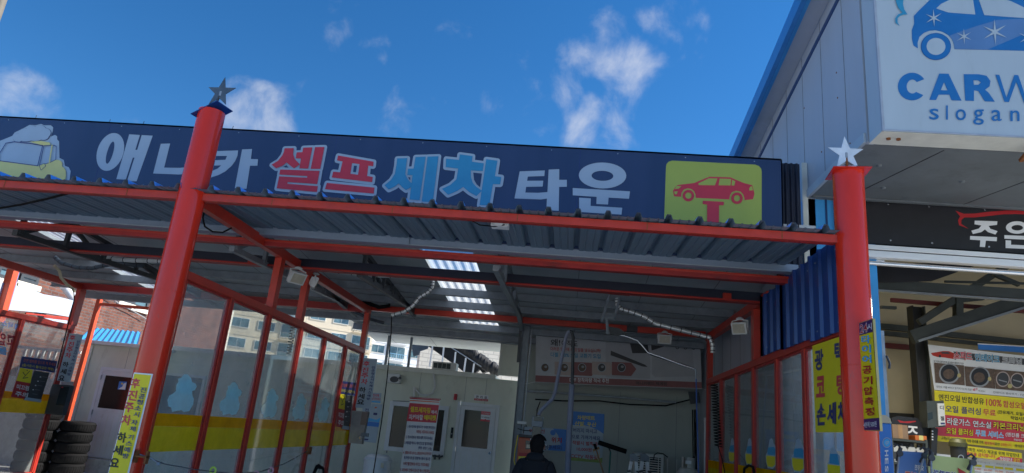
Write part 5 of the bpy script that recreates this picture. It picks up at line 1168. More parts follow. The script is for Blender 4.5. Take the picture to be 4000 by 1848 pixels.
b = MB(); b.tube([atY(2718, 1442, 10.2), atY(2719, 1480, 10.2)], .012, 'galv', 8); b.tube([atY(2719, 1480, 10.2), atY(2722, 1600, 10.25), atY(2726, 1720, 10.3), atY(2730, 1900, 10.3)], .009, 'hose_blue', 8); b.build('hose', t)
# spiral hoses
def coil(name, label, p0, p1, r, turns, m, stretch):
    b = MB(); n = turns*12; path = []
    for i in range(n+1):
        f_ = i/n; c = p0.lerp(p1, f_); a = 2*math.pi*turns*f_; path.append(c+Vector((r*math.cos(a), r*math.sin(a), 0)))
    b.tube(path, .008, m, 6); return tag(b.build(name, org=p0), label, 'hose', 'black spiral air hoses')
coil('spiral_hose', 'black spiral air hose hanging beside the far right partition post', atX(2790, 1500, 2.24), atX(2806, 1745, 2.24), .05, 22, 'black_rubber', 1)
coil('spiral_hose', 'black spiral air hose seen through the third glass pane of the left partition', atX(1145, 1275, -4.3), atX(1128, 1385, -4.3), .035, 10, 'black_rubber', 1)
b = MB(); b.tube([atX(2806, 1745, 2.24), atX(2820, 1790, 2.2), atX(2832, 1850, 2.2), atX(2840, 1900, 2.2)], .008, 'black_rubber', 6); tag(b.build('black_hose', org=atX(2820, 1790, 2.2)), 'thin black hose tail running down below the spiral hose at the right partition', 'hose')
b = MB(); b.tube([atX(*q, 2.25) for q in ((2905, 1860), (2908, 1830), (2925, 1818), (2942, 1825), (2948, 1860))], .016, 'black_rubber', 8); tag(b.build('black_hose', org=atX(2925, 1830, 2.25)), 'thick black hose loop low in front of the right partition stickers', 'hose')
b = MB()
for pts in (((0, 795+18), (80, 800), (180, 778), (280, 752)), ): b.tube([atZ(*q, 3.53) for q in pts], .012, 'black_rubber', 8)
tag(b.build('awning_cable', org=atZ(80, 800, 3.53)), 'black cable sagging under the front awning at the far left', 'cable')
b = MB(); b.tube([atY(*q, 6.6) for q in ((800, 815), (792, 850), (800, 885), (830, 905), (870, 908), (905, 890))], .010, 'black_rubber', 8)
tag(b.build('awning_cable', org=atY(820, 880, 6.6)), 'black cable looping below the awning right beside the left column', 'cable')
b = MB(); b.tube([atY(*q, 11.6) for q in ((1460, 1165), (1520, 1180), (1522, 1195), (1480, 1200), (1400, 1170), (1380, 1160), (1440, 1158))], .035, 'black_rubber', 8); b.tube([atY(*q, 12.0) for q in ((1320, 1200), (1360, 1208), (1400, 1225), (1440, 1245), (1500, 1262))], .028, 'tarp_grey', 8)
tag(b.build('hose_coil', org=atY(1480, 1180, 11.6)), 'coiled black hose hung up by the end post of the left partition', 'hose')

# ================================================================ bay end objects
t, p = board('hanging_banner', 'wide grey cloth banner with red stripe hanging at the dark bay end', 'banner', [(2094, 1302), (2300, 1306), (2500, 1312), (2734, 1321), (2742, 1519), (2500, 1511), (2300, 1503), (2091, 1493)], (0, 13.4, 0), (0, -1, 0), 'banner_cloth', .012)
p.poly([(2092, 1466), (2300, 1476), (2500, 1484), (2741, 1493), (2742, 1517), (2500, 1509), (2300, 1501), (2091, 1491)], 'banner_red')
p.poly([(2366, 1312), (2540, 1316), (2540, 1480), (2366, 1474)], 'banner_shade'); p.poly([(2548, 1330), (2700, 1330), (2715, 1470), (2560, 1474), (2546, 1462)], 'banner_shade'); p.poly([(2542, 1332), (2620, 1332), (2646, 1336), (2545, 1370)], 'print_dark'); p.poly([(2458, 1330), (2528, 1330), (2535, 1380), (2470, 1380)], 'print_dark')
p.poly([(2386, 1370), (2520, 1425), (2530, 1434), (2510, 1432), (2385, 1388)], 'print_dark')
f = xf(2000, 1100, 1.591)
for i, (x, m) in enumerate(((205, 'print_brown'), (325, 'print_brown'), (435, 'print_brown'), (557, 'print_dark'), (680, 'print_dark'))):
    if i in (1, 3): p.poly(f([(x-60, 498), (x+50, 502), (x+90, 540), (x+50, 585), (x-60, 578)]), 'print_peach')
    if i in (2, 4): p.poly(f([(x-60, 500), (x+60, 505), (x+92, 545), (x+60, 588), (x-60, 582)]), 'banner_red')
    p.ell(f([(x, 535)])[0], 16, 17, 'print_white', 24); p.ell(f([(x, 535)])[0], 14, 15, m, 24); p.ell(f([(x+5, 530)])[0], 6, 5, 'print_grey', 12)
p.text('왜!', *f([(240, 402), (300, 402), (240, 358)]), 'print_dark', .02); p.text('아직도', *f([(308, 404), (408, 408), (308, 364)]), 'print_dark', .02)
p.text('더러운 엔진에 새 오일을 넣으십니까?', *f([(240, 430), (552, 444), (240, 406)]), 'print_crimson', .01); p.text('디젤 100% 오일 교환기 도입', *f([(240, 468), (550, 480), (240, 440)]), 'print_cyan', .02)
p.text('DPF 장착차량 적극 추천', *f([(358, 624), (602, 632), (358, 596)]), 'white', .015); p.text('애니카랜드 덕계점', *f([(770, 642), (960, 648), (770, 620)]), 'print_dark', .01)
for i in range(3): p.ell((2645+i*38/1.2, 1358+i), 7, 7, 'print_dark', 14, (4, 4))
p.mb.build('print', t)
b = MB()
for a, c in (((2094, 1302), (2056, 1268)), ((2734, 1321), (2778, 1330)), ((2742, 1518), (2765, 1525)), ((2091, 1493), (2050, 1500))): b.tube([atY(*a, 13.4), atY(*c, 13.2)], .006, 'white', 6)
b.build('cord', t)
# posters
Yp = 14.18
t, p = board('dumping_poster', 'blue and white no dumping poster on the wall below the hanging banner', 'poster', [(2236, 1605), (2361, 1617), (2352, 1810), (2226, 1800)], (0, Yp, 0), (0, -1, 0), 'print_white', .004)
p.poly([(2236, 1606), (2361, 1618), (2358, 1695), (2340, 1682), (2300, 1664), (2262, 1662), (2233, 1660)], 'print_blue'); p.poly([(2227, 1785), (2260, 1788), (2310, 1796), (2353, 1788), (2352, 1809), (2226, 1799)], 'print_green')
f = xf(2000, 1600, 3.22)
for s_, q, m in (('차량매트', [(820, 128), (1042, 138), (822, 70)], 'yellow'), ('신발, 우산', [(788, 205), (1060, 222), (790, 145)], 'yellow'), ('버리지 마시고', [(768, 285), (1070, 305), (770, 228)], 'print_navy'), ('집으로 가져가세요', [(700, 362), (1110, 388), (702, 310)], 'print_navy'), ('적발시 벌칙금', [(757, 440), (1075, 462), (760, 388)], 'print_crimson'), ('10,000원', [(812, 522), (1000, 535), (815, 470)], 'print_crimson'), ('CCTV 작동중', [(735, 608), (1080, 636), (740, 552)], 'print_crimson')): p.text(s_, *f(q), m, .02)
p.mb.build('lettering', t)
t, p = board('air_gun_poster', 'blue and white air gun location poster partly behind the person', 'poster', [(2036, 1664), (2216, 1678), (2208, 1764), (2030, 1755)], (0, Yp, 0), (0, -1, 0), 'print_white', .004)
p.poly([(2160, 1674), (2216, 1679), (2208, 1763), (2140, 1758), (2150, 1740), (2190, 1738), (2180, 1700)], 'print_blue'); p.ell((2160, 1690), 11, 11, 'print_blue', 10)
f = xf(2000, 1600, 3.22); p.text('에어건', *f([(215, 290), (410, 302), (217, 240)]), 'print_crimson', .02); p.text('위치', *f([(492, 412), (625, 422), (495, 345)]), 'print_crimson', .03); p.text('(눌러주세요)', *f([(330, 500), (630, 512), (332, 440)]), 'print_navy', .015); p.mb.build('lettering', t)
# orange vacuum machine with arched hose
t = thing('vacuum_machine', 'orange coin vacuum machine with dark top, yellow label and screen, left of the person', 'machine', atY(2050, 1800, 12.2)); f = xf(2000, 1600, 3.22)
qa, qb = atY(*f([(85, 345)])[0], 12.2), atY(*f([(290, 360)])[0], 12.2)
b = MB(); b.box(qa.x, 12.2, .02, qb.x, 12.6, qa.z, 'orange_machine'); b.build('cabinet', t, bevel=.015)
b = MB(); b.box(qa.x-.01, 12.19, qa.z+.001, qb.x+.01, 12.62, qa.z+.05, 'print_dark'); b.build('lid', t, bevel=.01)
p = Pr((0, 12.198, 0), (0, -1, 0)); p.poly(f([(172, 388), (290, 398), (290, 498), (168, 500)]), 'screen_dark'); p.poly(f([(185, 440), (228, 442), (226, 485), (182, 483)]), 'lamp_glass'); p.poly(f([(228, 362), (280, 366), (280, 386), (228, 384)]), 'white'); p.mb.build('screen', t)
p = Pr((0, 12.198, 0), (0, -1, 0)); p.poly(f([(85, 540), (290, 552), (290, 590), (83, 585)]), 'print_crimson'); p.poly(f([(82, 588), (290, 592), (290, 900), (65, 900)]), 'yellow'); p.text('10', *f([(112, 640), (150, 642), (115, 600)]), 'print_navy', .02); p.mb.build('sticker', t)
b = MB(); b.tube([atY(*q, 12.15) for q in ((2023, 1700), (2012, 1760), (2008, 1800), (2016, 1830), (2004, 1880))], .010, 'yellow', 6); b.build('cable', t)
t = thing('arched_hose_stand', 'grey arched vacuum hose on a wall box, hanging down behind the person', 'hose', atY(2100, 1640, 11.0)); f = xf(2000, 1100, 1.591)
b = MB(); b.tube([atY(*q, 10.8) for q in f([(165, 830), (180, 800), (215, 765), (252, 730), (268, 690), (288, 580), (312, 460), (330, 370), (342, 325), (358, 308)])], .028, 'foam_grey', 12); b.build('pipe', t)
b = MB(); b.tube([atY(*q, 10.8) for q in f([(358, 308), (372, 315), (380, 345), (378, 480), (374, 640)])], .026, 'steel_dark', 12); b.tube([atY(*q, 10.8) for q in f([(372, 640), (366, 760), (358, 900), (350, 1050), (345, 1300)])], .045, 'foam_grey', 12); b.build('hose', t)
b = MB(); q0, q1 = atY(*f([(125, 835)])[0], 10.85), atY(*f([(190, 905)])[0], 10.85); b.box(q0.x, 10.85, q1.z, q1.x, 11.05, q0.z, 'steel_grey'); b.box(q0.x+.03, 10.845, q0.z-.07, q1.x-.01, 10.8495, q0.z-.005, 'screen_dark'); b.box(q0.x+.02, 10.87, .02, q1.x-.02, 11.03, q1.z-.001, 'screen_dark'); b.build('box', t, bevel=.006)
t = thing('junction_box', 'small white junction box on the wall beside the steel post', 'box', atY(2040, 1650, 12.38)); f = xf(2000, 1600, 3.22)
q0, q1 = atY(*f([(68, 140)])[0], 12.36), atY(*f([(182, 188)])[0], 12.36); b = MB(); b.box(q0.x, 12.36, q1.z, q1.x, 12.43, q0.z, 'white_dirty'); b.build('case', t, bevel=.008)
b = MB(); b.tube([atY(*q, 12.4) for q in f([(170, 190), (190, 215), (150, 215), (145, 300)])], .008, 'black_rubber', 6); b.tube([atY(*q, 12.4) for q in f([(70, 240), (150, 262), (240, 268)])], .008, 'black_rubber', 6); b.build('cable', t)
# brooms, squeegee
t = thing('floor_squeegee', 'upturned black floor squeegee with a green pole leaning by the poster', 'squeegee', atY(2385, 1848, 13.0)); f = xf(2000, 1600, 3.22)
b = MB(); b.bar(atY(*f([(1085, 412)])[0], 12.9), atY(*f([(1440, 530)])[0], 12.9), .06, .085, 'black_rubber'); b.build('blade', t, bevel=.008)
b = MB(); b.tube([atY(*q, 12.95) for q in f([(1175, 462), (1220, 485), (1240, 530)])], .014, 'steel_dark', 8); b.build('bracket', t)
b = MB(); q = atY(*f([(1240, 530)])[0], 12.95); r = atY(*f([(1222, 799)])[0], 12.95); d = (r-q); b.tube([q, q+d*2.9], .016, 'pole_green', 8); b.build('pole', t)
t = thing('push_broom', 'upturned push broom with wooden handle and yellow braces, beside the squeegee', 'broom', atY(2340, 1848, 13.0))
q = atY(*f([(1050, 470)])[0], 13.0); r = atY(*f([(1150, 799)])[0], 13.0); d = (r-q)
b = MB(); b.tube([q-d*.06, q+d*2.6], .014, 'wood', 8); b.build('handle', t)
b = MB(); b.bar(atY(*f([(1018, 515)])[0], 13), atY(*f([(1098, 480)])[0], 13), .04, .04, 'wood'); b.tube([atY(*v, 13) for v in f([(1020, 515), (1060, 590), (1092, 640), (1100, 580), (1096, 488)])], .010, 'garage_cream', 6); b.build('brace', t)
b = MB(); b.bar(atY(*f([(1035, 430)])[0], 13), atY(*f([(1060, 500)])[0], 13), .06, .05, 'black_rubber'); b.build('brush_head', t)
# AC outdoor unit, trestles, gas tank
t = thing('outdoor_unit', 'dirty white air conditioner outdoor unit with dark slatted grille at the bay end', 'air conditioner', atY(2540, 1848, 13.6))
q0, q1 = atY(*f([(1545, 535)])[0], 13.5), atY(*f([(1910, 575)])[0], 13.5)
b = MB(); b.box(q0.x, 13.52, .3, q1.x, 13.85, q0.z, 'ac_white'); b.build('case', t, bevel=.012)
b = MB(); b.box(q0.x+.05, 13.512, .4, q1.x-.05, 13.5195, q0.z-.06, 'screen_dark'); z = q0.z-.09
while z > .42: b.box(q0.x+.05, 13.495, z, q1.x-.05, 13.511, z+.012, 'ac_white'); z -= .042
for k in range(6): x = q0.x+.1+k*.17; b.box(x, 13.488, .4, x+.012, 13.494, q0.z-.06, 'ac_white')
b.build('grille', t)
b = MB(); b.tube([atY(*v, 13.45) for v in f([(1780, 640), (1790, 570), (1830, 545), (1900, 555), (1960, 600)])], .010, 'black_rubber', 6); b.build('pipe', t)
t0 = None
for i, (x0, lab) in enumerate(((1530, 'white folding trestle with grey clamp head in front of the outdoor unit, left one'), (1668, 'white folding trestle with grey clamp head in front of the outdoor unit, right one'))):
    c = atY(*f([(x0, 640)])[0], 12.3)
    if t0 is None:
        t = thing('trestle', lab, 'trestle', c, 'white folding trestles'); t0 = t
        b = MB(); b.prism([c+Vector(v) for v in ((-.075, 0, .09), (.0, 0, .12), (.09, 0, .06), (.07, 0, -.02), (.0, 0, .0), (-.05, 0, -.05))], (0, .06, 0), 'steel_grey'); b.build('clamp_head', t)
        for s_ in (-1, 1):
            b = MB(); b.bar(c+Vector((s_*.04, 0, -.02)), c+Vector((s_*.24, .0, -1.3)), .055, .05, 'white'); b.bar(c+Vector((s_*.05, -.03, -.17)), c+Vector((s_*.10, -.03, -.19)), .10, .03, 'steel_dark'); b.build('leg', t, bevel=.004)
    else:
        cp = copy_tree(t0); cp.location = c; cp['label'] = lab; cp.rotation_euler = (0, 0, R(14))
t = thing('gas_cylinder', 'pale propane gas cylinder with a square collar at the bay end by the red post', 'gas cylinder', atY(2690, 1848, 13.0)); c = atY(*f([(2215, 715)])[0], 13.0)
b = MB(); b.lathe((c.x, 13.0, 0), [(.20, .05), (.215, .1), (.215, c.z-.22), (.20, c.z-.12), (.15, c.z-.04), (.06, c.z-.0)], 'gas_tank', 28); b.build('body', t)
b = MB(); z = c.z
for k in range(20):
    a0, a1 = 2*math.pi*k/20, 2*math.pi*(k+1)/20
    if k in (12, 13): continue
    b.hexa([(c.x+r*math.cos(a), 13+r*math.sin(a), zz) for zz in (z-.06, z+.155) for r, a in ((.112, a0), (.12, a0), (.12, a1), (.112, a1))], 'gas_tank')
b.build('collar', t)
p = Pr((0, 12.872, 0), (0, -1, 0)); p.poly(f([(2180, 640), (2258, 645), (2256, 685), (2178, 682)]), 'white'); p.mb.build('label_sticker', t)
b = MB(); b.tube([(c.x, 13, z-.02), (c.x, 13, z+.1), (c.x+.12, 13, z+.18), (c.x+.15, 13.1, z+.5), (c.x+.13, 13.2, z+.9)], .011, 'black_rubber', 8); b.lathe((c.x, 13, z), [(.03, 0), (.03, .07), (.015, .09)], 'gold', 10); b.build('valve', t)
b = MB(); b.tube([atY(2757, 1640, 12.6), atY(2756, 1848, 12.6), atY(2755, 2100, 12.6)], .030, 'white_dirty', 10); b.tube([atY(2757, 1632, 12.6), atY(2757, 1650, 12.6)], .036, 'white_dirty', 10)
tag(b.build('white_pipe', org=atY(2756, 1848, 12.6)), 'white vertical pipe next to the far red post of the right partition', 'pipe')
b = MB()
for x in (2705, 2712, 2718): b.tube([atY(x, 1600, 13.9), atY(x+2, 1740, 13.9), atY(x+4, 1900, 13.9)], .012, 'black_rubber', 6)
b.prism([atY(*q, 13.8) for q in ((2690, 1530), (2732, 1532), (2735, 1575), (2700, 1578))], (0, .08, 0), 'steel_dark')
tag(b.build('cable_bundle', org=atY(2712, 1700, 13.9)), 'bundle of black cables dropping from a dark box above the gas cylinder', 'cable')

# ================================================================ office front objects
t, p = board('office_sign', 'small white and red office plate above the white office door', 'sign', [(1854, 1541), (1908, 1545), (1906, 1569), (1852, 1564)], (0, YO-.02, 0), (0, -1, 0), 'white', .012)
p.poly([(1852.5, 1556), (1907, 1560), (1906, 1568.5), (1852, 1563.5)], 'print_crimson'); p.text('관 리 실', (1858, 1555.5), (1902, 1558.5), (1858.5, 1544.5), 'print_black', .02); p.text('관계자외 출입금지', (1856, 1562), (1903, 1566.5), (1856.5, 1558), 'white', 0); p.mb.build('lettering', t)
t, p = board('camera_notice', 'small red and white camera notice stuck on the office door glass', 'notice', [(1880, 1606), (1916, 1609), (1913, 1648), (1877, 1644)], (0, YO-.036, 0), (0, -1, 0), 'white', .003)
p.poly([(1880, 1606), (1916, 1609), (1915, 1622), (1879, 1619)], 'print_red'); p.poly([(1878, 1637), (1892, 1639), (1896, 1636), (1900, 1640), (1914, 1641), (1913, 1648), (1877, 1644)], 'print_red'); p.text('CCTV작동중', (1882, 1617), (1913, 1620), (1882, 1610), 'white', .0); p.text('kt telecop', (1881, 1633), (1912, 1636), (1881.3, 1625), 'print_black', .01); p.mb.build('lettering', t)
q = atY(1779, 1551, YO-.05); t = thing('alarm_light', 'small red alarm light on the wall left of the office door', 'alarm light', q)
b = MB(); b.box(q.x-.03, YO-.08, q.z-.06, q.x+.03, YO-.001, q.z+.065, 'print_red'); b.build('case', t, bevel=.008)
b = MB(); b.box(q.x-.022, YO-.085, q.z-.02, q.x+.022, YO-.0805, q.z+.03, 'print_crimson'); b.build('lens', t)
q = atY(1544, 1481, YO-.1); t = thing('loudspeaker', 'white box loudspeaker with dark oval on the wall above the office window', 'speaker', q)
b = MB(); b.box(q.x-.15, YO-.22, q.z-.09, q.x+.13, YO-.03, q.z+.10, 'white_dirty'); b.box(q.x-.05, YO-.03, q.z-.03, q.x+.05, YO-.001, q.z+.03, 'steel_grey'); b.build('case', t, bevel=.02)
p = Pr((0, YO-.2215, 0), (0, -1, 0)); c = (1540, 1482); p.ell(c, 17, 12, 'print_dark', 24); p.ell((1562, 1477), 6, 6, 'print_dark', 14); p.mb.build('grille', t)
t, p = board('soap_poster', 'white and blue machine poster on the wall behind the steel coin box', 'poster', [(1418, 1576), (1494, 1580), (1468, 1731), (1405, 1722)], (0, YO-.01, 0), (0, -1, 0), 'print_white', .006)
p.poly([(1412, 1640), (1440, 1632), (1470, 1640), (1486, 1632), (1482, 1650), (1445, 1646), (1411, 1652)], 'print_sky'); p.poly([(1411, 1653), (1445, 1647), (1482, 1651), (1479, 1668), (1410, 1662)], 'print_blue'); p.poly([(1459, 1612), (1474, 1613), (1473, 1622), (1458, 1621)], 'print_navy'); p.ell((1468, 1592), 5, 3, 'print_orange', 12); p.text('전', (1425, 1607), (1440, 1608), (1426, 1595), 'print_navy', .02); p.poly([(1414, 1712), (1440, 1715), (1438, 1720), (1412, 1718)], 'print_navy'); p.mb.build('print', t)
t, p = board('wall_notice', 'small white notice with red letters above the blue machine poster', 'notice', [(1455, 1534), (1490, 1536), (1486, 1575), (1450, 1572)], (0, YO-.01, 0), (0, -1, 0), 'print_white', .004)
p.text('전지폐', (1456, 1549), (1480, 1551), (1457, 1538), 'print_red', .02); p.text('넣지마세요', (1452, 1562), (1486, 1564), (1453, 1552), 'print_red', .01); p.poly([(1450, 1566), (1487, 1569), (1486, 1574), (1450, 1571)], 'print_sky'); p.mb.build('lettering', t)
q = atY(1480, 1776, 13.6); t = thing('spin_dryer', 'white round top loading spin dryer drum below the wall posters', 'spin dryer', (q.x, 13.6, 0)); r = abs(atY(1425, 1800, 13.6).x-atY(1531, 1800, 13.6).x)/2
b = MB(); b.lathe((q.x, 13.6, 0), [(r, .05), (r, q.z-.12), (r+.012, q.z-.118), (r+.012, q.z-.09), (r, q.z-.085), (r-.02, q.z-.05)], 'white_enamel', 36); b.build('drum', t)
b = MB(); b.lathe((q.x, 13.6, 0), [(r-.03, q.z-.06), (r-.05, q.z-.02), (r*.6, q.z), (.0, q.z+.005)], 'white', 36); b.build('lid', t)
p = Pr((0, 13.6-r-.004, 0), (0, -1, 0)); p.poly([(1488, 1808), (1499, 1809), (1498, 1828), (1487, 1827)], 'lamp_glass'); p.mb.build('label_sticker', t)
q = atY(1730, 1786, YO-.1); t = thing('window_lever', 'dark metal tap assembly below the office window', 'tap', q); b = MB(); b.tube([atY(*v, YO-.1) for v in ((1690, 1780), (1720, 1784), (1730, 1782))], .02, 'steel_dark', 8); b.tube([atY(1700, 1776, YO-.1), atY(1698, 1795, YO-.1)], .022, 'steel_dark', 8); b.tube([atY(1716, 1776, YO-.1), atY(1716, 1795, YO-.1)], .018, 'steel_dark', 8); b.build('body', t)
q = atY(1765, 1691, YO-.03); b = MB(); b.box(q.x-.025, YO-.04, q.z-.11, q.x+.025, YO-.001, q.z+.11, 'screen_dark'); b.lathe((q.x, YO-.045, q.z-.02), [(.014, 0), (.014, .005)], 'chrome', 8, 'Y'); tag(b.build('key_lock', org=q, bevel=.006), 'narrow black key lock box between the window and the office door', 'lock box')
# etiquette banner stand
Yb = 12.6
t, p = board('banner_stand', 'standing red and white car wash etiquette banner in front of the office window', 'banner', [(1602, 1552), (1719, 1560), (1700, 1700), (1672, 1880), (1556, 1880), (1583, 1700)], (0, Yb, 0), (0, -1, 0), 'white', .006)
p.poly([(1602, 1553), (1718, 1561), (1717, 1566), (1601, 1558)], 'print_crimson'); p.poly([(1601, 1562), (1716, 1570), (1715, 1573), (1600, 1566)], 'print_orange'); p.poly([(1600, 1574), (1715, 1583), (1704, 1652), (1588, 1645)], 'print_red')
f = xf(1300, 1150, 1.705)
p.text('셀프세차장', *f([(515, 783), (652, 794), (517, 745)]), 'yellow', .03); p.text('에서', *f([(655, 795), (690, 798), (657, 770)]), 'white', .02); p.text('지켜야할', *f([(506, 834), (600, 838), (508, 798)]), 'white', .025); p.text('에티켓', *f([(606, 838), (688, 842), (608, 802)]), 'yellow', .04)
rows = [('1. 세수대야에 물떠다가 차체에 뿌리면서', 494, 682, 893, 872, 'print_navy'), ('비양심 세차하지 마세요', 558, 675, 928, 905, 'print_crimson'), ('2. 개수대에서 매트세척 하지마세요', 486, 665, 964, 942, 'print_navy'), ('3. 매트를 벽이나 에어건으로 털지마세요', 478, 665, 1002, 980, 'print_navy'), ('(매트 세척기 사용)', 570, 660, 1038, 1014, 'print_navy'), ('4. 생활쓰레기(우산,신발,돗자리,안전모자', 468, 658, 1070, 1046, 'print_crimson'), ('옷,차량시트)등 종량제사용이 필요한', 474, 650, 1104, 1080, 'print_navy'), ('쓰레기를 함부로 버리고 가지마세요', 470, 640, 1142, 1118, 'print_crimson'), ('5. 세차베이 안에서 장시간 왁스,코팅작업', 450, 645, 1184, 1160, 'print_crimson')]
for s_, x0, x1, yb_, yt_, m in rows: p.text(s_, *f([(x0, yb_-4), (x1, yb_+6), (x0+1, yt_-4)]), m, .02)
p.mb.build('lettering', t)
b = MB(); q = [p.pt(v)+Vector((0, .02, 0)) for v in ((1596, 1552), (1585, 1700))]; b.tube([p.pt((1604, 1551))+Vector((0, .02, 0)), p.pt((1556, 1885))+Vector((0, .02, 0))], .008, 'chrome', 6); b.tube([p.pt((1717, 1559))+Vector((0, .02, 0)), p.pt((1672, 1885))+Vector((0, .02, 0))], .008, 'chrome', 6); b.tube([p.pt((1600, 1552))+Vector((0, .012, 0)), p.pt((1721, 1560))+Vector((0, .012, 0))], .012, 'red_dark', 8); b.box(p.pt((1620, 1880)).x-.4, Yb-.1, 0, p.pt((1620, 1880)).x+.4, Yb+.15, .03, 'black_paint'); b.build('stand', t)
b = MB(); b.tube([atY(*q, 12.0) for q in ((1530, 1232), (1528, 1300), (1512, 1480), (1490, 1650), (1450, 1900))], .010, 'black_rubber', 6); tag(b.build('hanging_hose', org=atY(1512, 1480, 12.0)), 'thin black hose hanging straight down beside the white post notice', 'hose')
# ================================================================ garage interior objects
def poster(name, label, quad, Y, m, cat='poster', thick=.006): return board(name, label, cat, quad, (0, Y, 0), (0, -1, 0), m, thick)
f = xf(3200, 1200, 1.836); Yq = 11.2
e = lambda y: [(780+0, 0)]
t, p = poster('intake_poster', 'white poster with red sports car and three engine photos on the garage wall', f([(780, 268), (1700, 376), (1720, 672), (826, 592)]), Yq, 'white')
p.poly(f([(960, 318), (1700, 392), (1700, 436), (1000, 372)]), 'print_dark')
p.poly(f([(800, 330), (850, 322), (885, 315), (930, 316), (965, 330), (1000, 352), (1005, 372), (960, 372), (900, 362), (850, 358), (815, 348)]), 'car_red'); p.ell(f([(865, 352)])[0], 5, 5, 'print_black', 14); p.ell(f([(975, 368)])[0], 5, 5, 'print_black', 14); p.poly(f([(872, 322), (925, 322), (940, 336), (880, 334)]), 'print_dark')
p.text('스피드', *f([(965, 375), (1096, 386), (965, 312)]), 'print_red', .03, outline=('white', .04)); p.text('인테이크', *f([(1115, 388), (1292, 402), (1115, 330)]), 'print_cyan', .03, outline=('white', .04)); p.text('크리닝', *f([(1310, 404), (1450, 416), (1310, 350)]), 'print_grey', .03, outline=('white', .04))
p.text('꽉 막혀 출력저하 및 매연 불합격 차량', *f([(820, 396), (1034, 414), (820, 380)]), 'print_black', 0)
for (x0, y0, x1, y1) in ((825, 398, 1035, 562), (1042, 424, 1253, 586), (1256, 446, 1468, 606)):
    p.poly(f([(x0-4, y0), (x1, y0+20), (x1+6, y1), (x0+6, y1-20)]), 'print_brown'); cx, cyy = (x0+x1)/2, (y0+y1)/2
    if x0 < 1200:
        p.ell(f([(cx, cyy-4)])[0], 40, 40, 'print_grey', 26); p.ell(f([(cx, cyy-6)])[0], 34, 34, 'print_black', 26); p.ell(f([(cx-4, cyy)])[0], 22, 20, 'print_brown', 18); p.ell(f([(cx+70, cyy+10)])[0], 7, 8, 'gold', 14)
    else:
        for dx in (-50, 52): p.ell(f([(cx+dx, cyy+dx*.1-4)])[0], 27, 30, 'print_peach', 26); p.ell(f([(cx+dx, cyy+dx*.1-4)])[0], 23, 26, 'print_dark', 26); p.poly(f([(cx+dx-30, cyy-8), (cx+dx+30, cyy+8), (cx+dx+30, cyy+16), (cx+dx-30, cyy)]), 'print_grey')
        p.ell(f([(cx, cyy+40)])[0], 9, 9, 'gold', 14)
p.text('내차도 기름 버리고 망가져가는지 지금', *f([(836, 578), (1086, 600), (836, 562)]), 'print_black', 0); p.text('체크', *f([(1094, 606), (1128, 596), (1096, 586)]), 'print_red', .02); p.text('하세요!', *f([(1134, 606), (1184, 611), (1134, 594)]), 'print_black', 0); p.text('인테이크 관리주기 : 1년 or 20,000', *f([(1240, 618), (1560, 648), (1240, 602)]), 'print_black', 0)
p.mb.build('print', t)
t, p = poster('oil_poster', 'yellow and red engine oil poster below the white intake poster', f([(826, 596), (1720, 678), (1720, 1050), (840, 960)]), Yq+.01, 'yellow')
p.poly(f([(905, 772), (1720, 858), (1720, 990), (838, 920), (836, 766)]), 'print_red')
for s_, x0, yb0, x1, yb1, h, m, ol in (('엔진오일', 856, 668, 1010, 680, 46, 'print_black', 0), ('반합성유', 1024, 684, 1182, 700, 46, 'print_black', 0), ('100%', 1196, 706, 1308, 716, 50, 'print_red', 0), ('합성오일', 1318, 718, 1480, 734, 48, 'print_red', 0), ('오일 플러싱', 905, 752, 1158, 775, 50, 'print_navy', 0), ('무료', 1174, 776, 1264, 784, 46, 'print_red', 0), ('(잔유제거, 오일샤워)', 1278, 768, 1520, 790, 30, 'print_black', 0), ('작업시간', 1370, 806, 1480, 816, 26, 'print_black', 0), ('라운가스', 915, 842, 1082, 856, 50, 'white', 1), ('연소실', 1100, 858, 1230, 870, 46, 'white', 1), ('카본크리닝', 1244, 870, 1470, 892, 50, 'yellow', 1), ('오일 플러싱', 908, 908, 1100, 924, 46, 'yellow', 1), ('무료 서비스', 1118, 924, 1318, 944, 46, 'print_sky', 2), ('(엔진룸 크리닝)', 1332, 930, 1540, 952, 34, 'white', 0), ('작업시간', 1390, 958, 1450, 964, 16, 'white', 0), ('고객님의 신속하고 정확한 차량 정비를 위해', 872, 948, 1172, 980, 22, 'print_black', 0), ('예약정비', 1180, 984, 1252, 990, 22, 'print_red', 0), ('로만', 1254, 990, 1290, 993, 20, 'print_black', 0), ('진행합니다.', 1296, 994, 1376, 1000, 20, 'print_orange', 0), ('예약문의', 1396, 1003, 1470, 1010, 20, 'print_black', 0)):
    p.text(s_, *f([(x0, yb0), (x1, yb1), (x0, yb0-h)]), m, .015, outline=(('print_black' if ol == 1 else 'white'), .035) if ol else None)
p.mb.build('lettering', t)
t, p = poster('keep_out_poster', 'small yellow keep out poster with red corner band below the oil poster', f([(1040, 992), (1452, 1046), (1456, 1116), (1060, 1070)]), Yq-.3, 'yellow')
p.poly(f([(1300, 1068), (1455, 1086), (1456, 1115), (1260, 1092)]), 'print_red'); p.text('정확한 서비스 제공을 위해 작업장내', *f([(1050, 1030), (1432, 1078), (1050, 1004)]), 'print_black', .01); p.text('출입을 금지합니다.', *f([(1056, 1062), (1268, 1084), (1056, 1036)]), 'print_red', .02); p.text('작업장내', *f([(1292, 1098), (1382, 1106), (1292, 1074)]), 'white', .02); p.text('금연', *f([(1390, 1106), (1436, 1111), (1390, 1082)]), 'yellow', .02); p.mb.build('lettering', t)
t, p = poster('price_list', 'white price list with orange columns low on the garage wall at the right edge', f([(842, 1050), (1700, 1140), (1700, 1300), (842, 1220)]), Yq-.1, 'white')
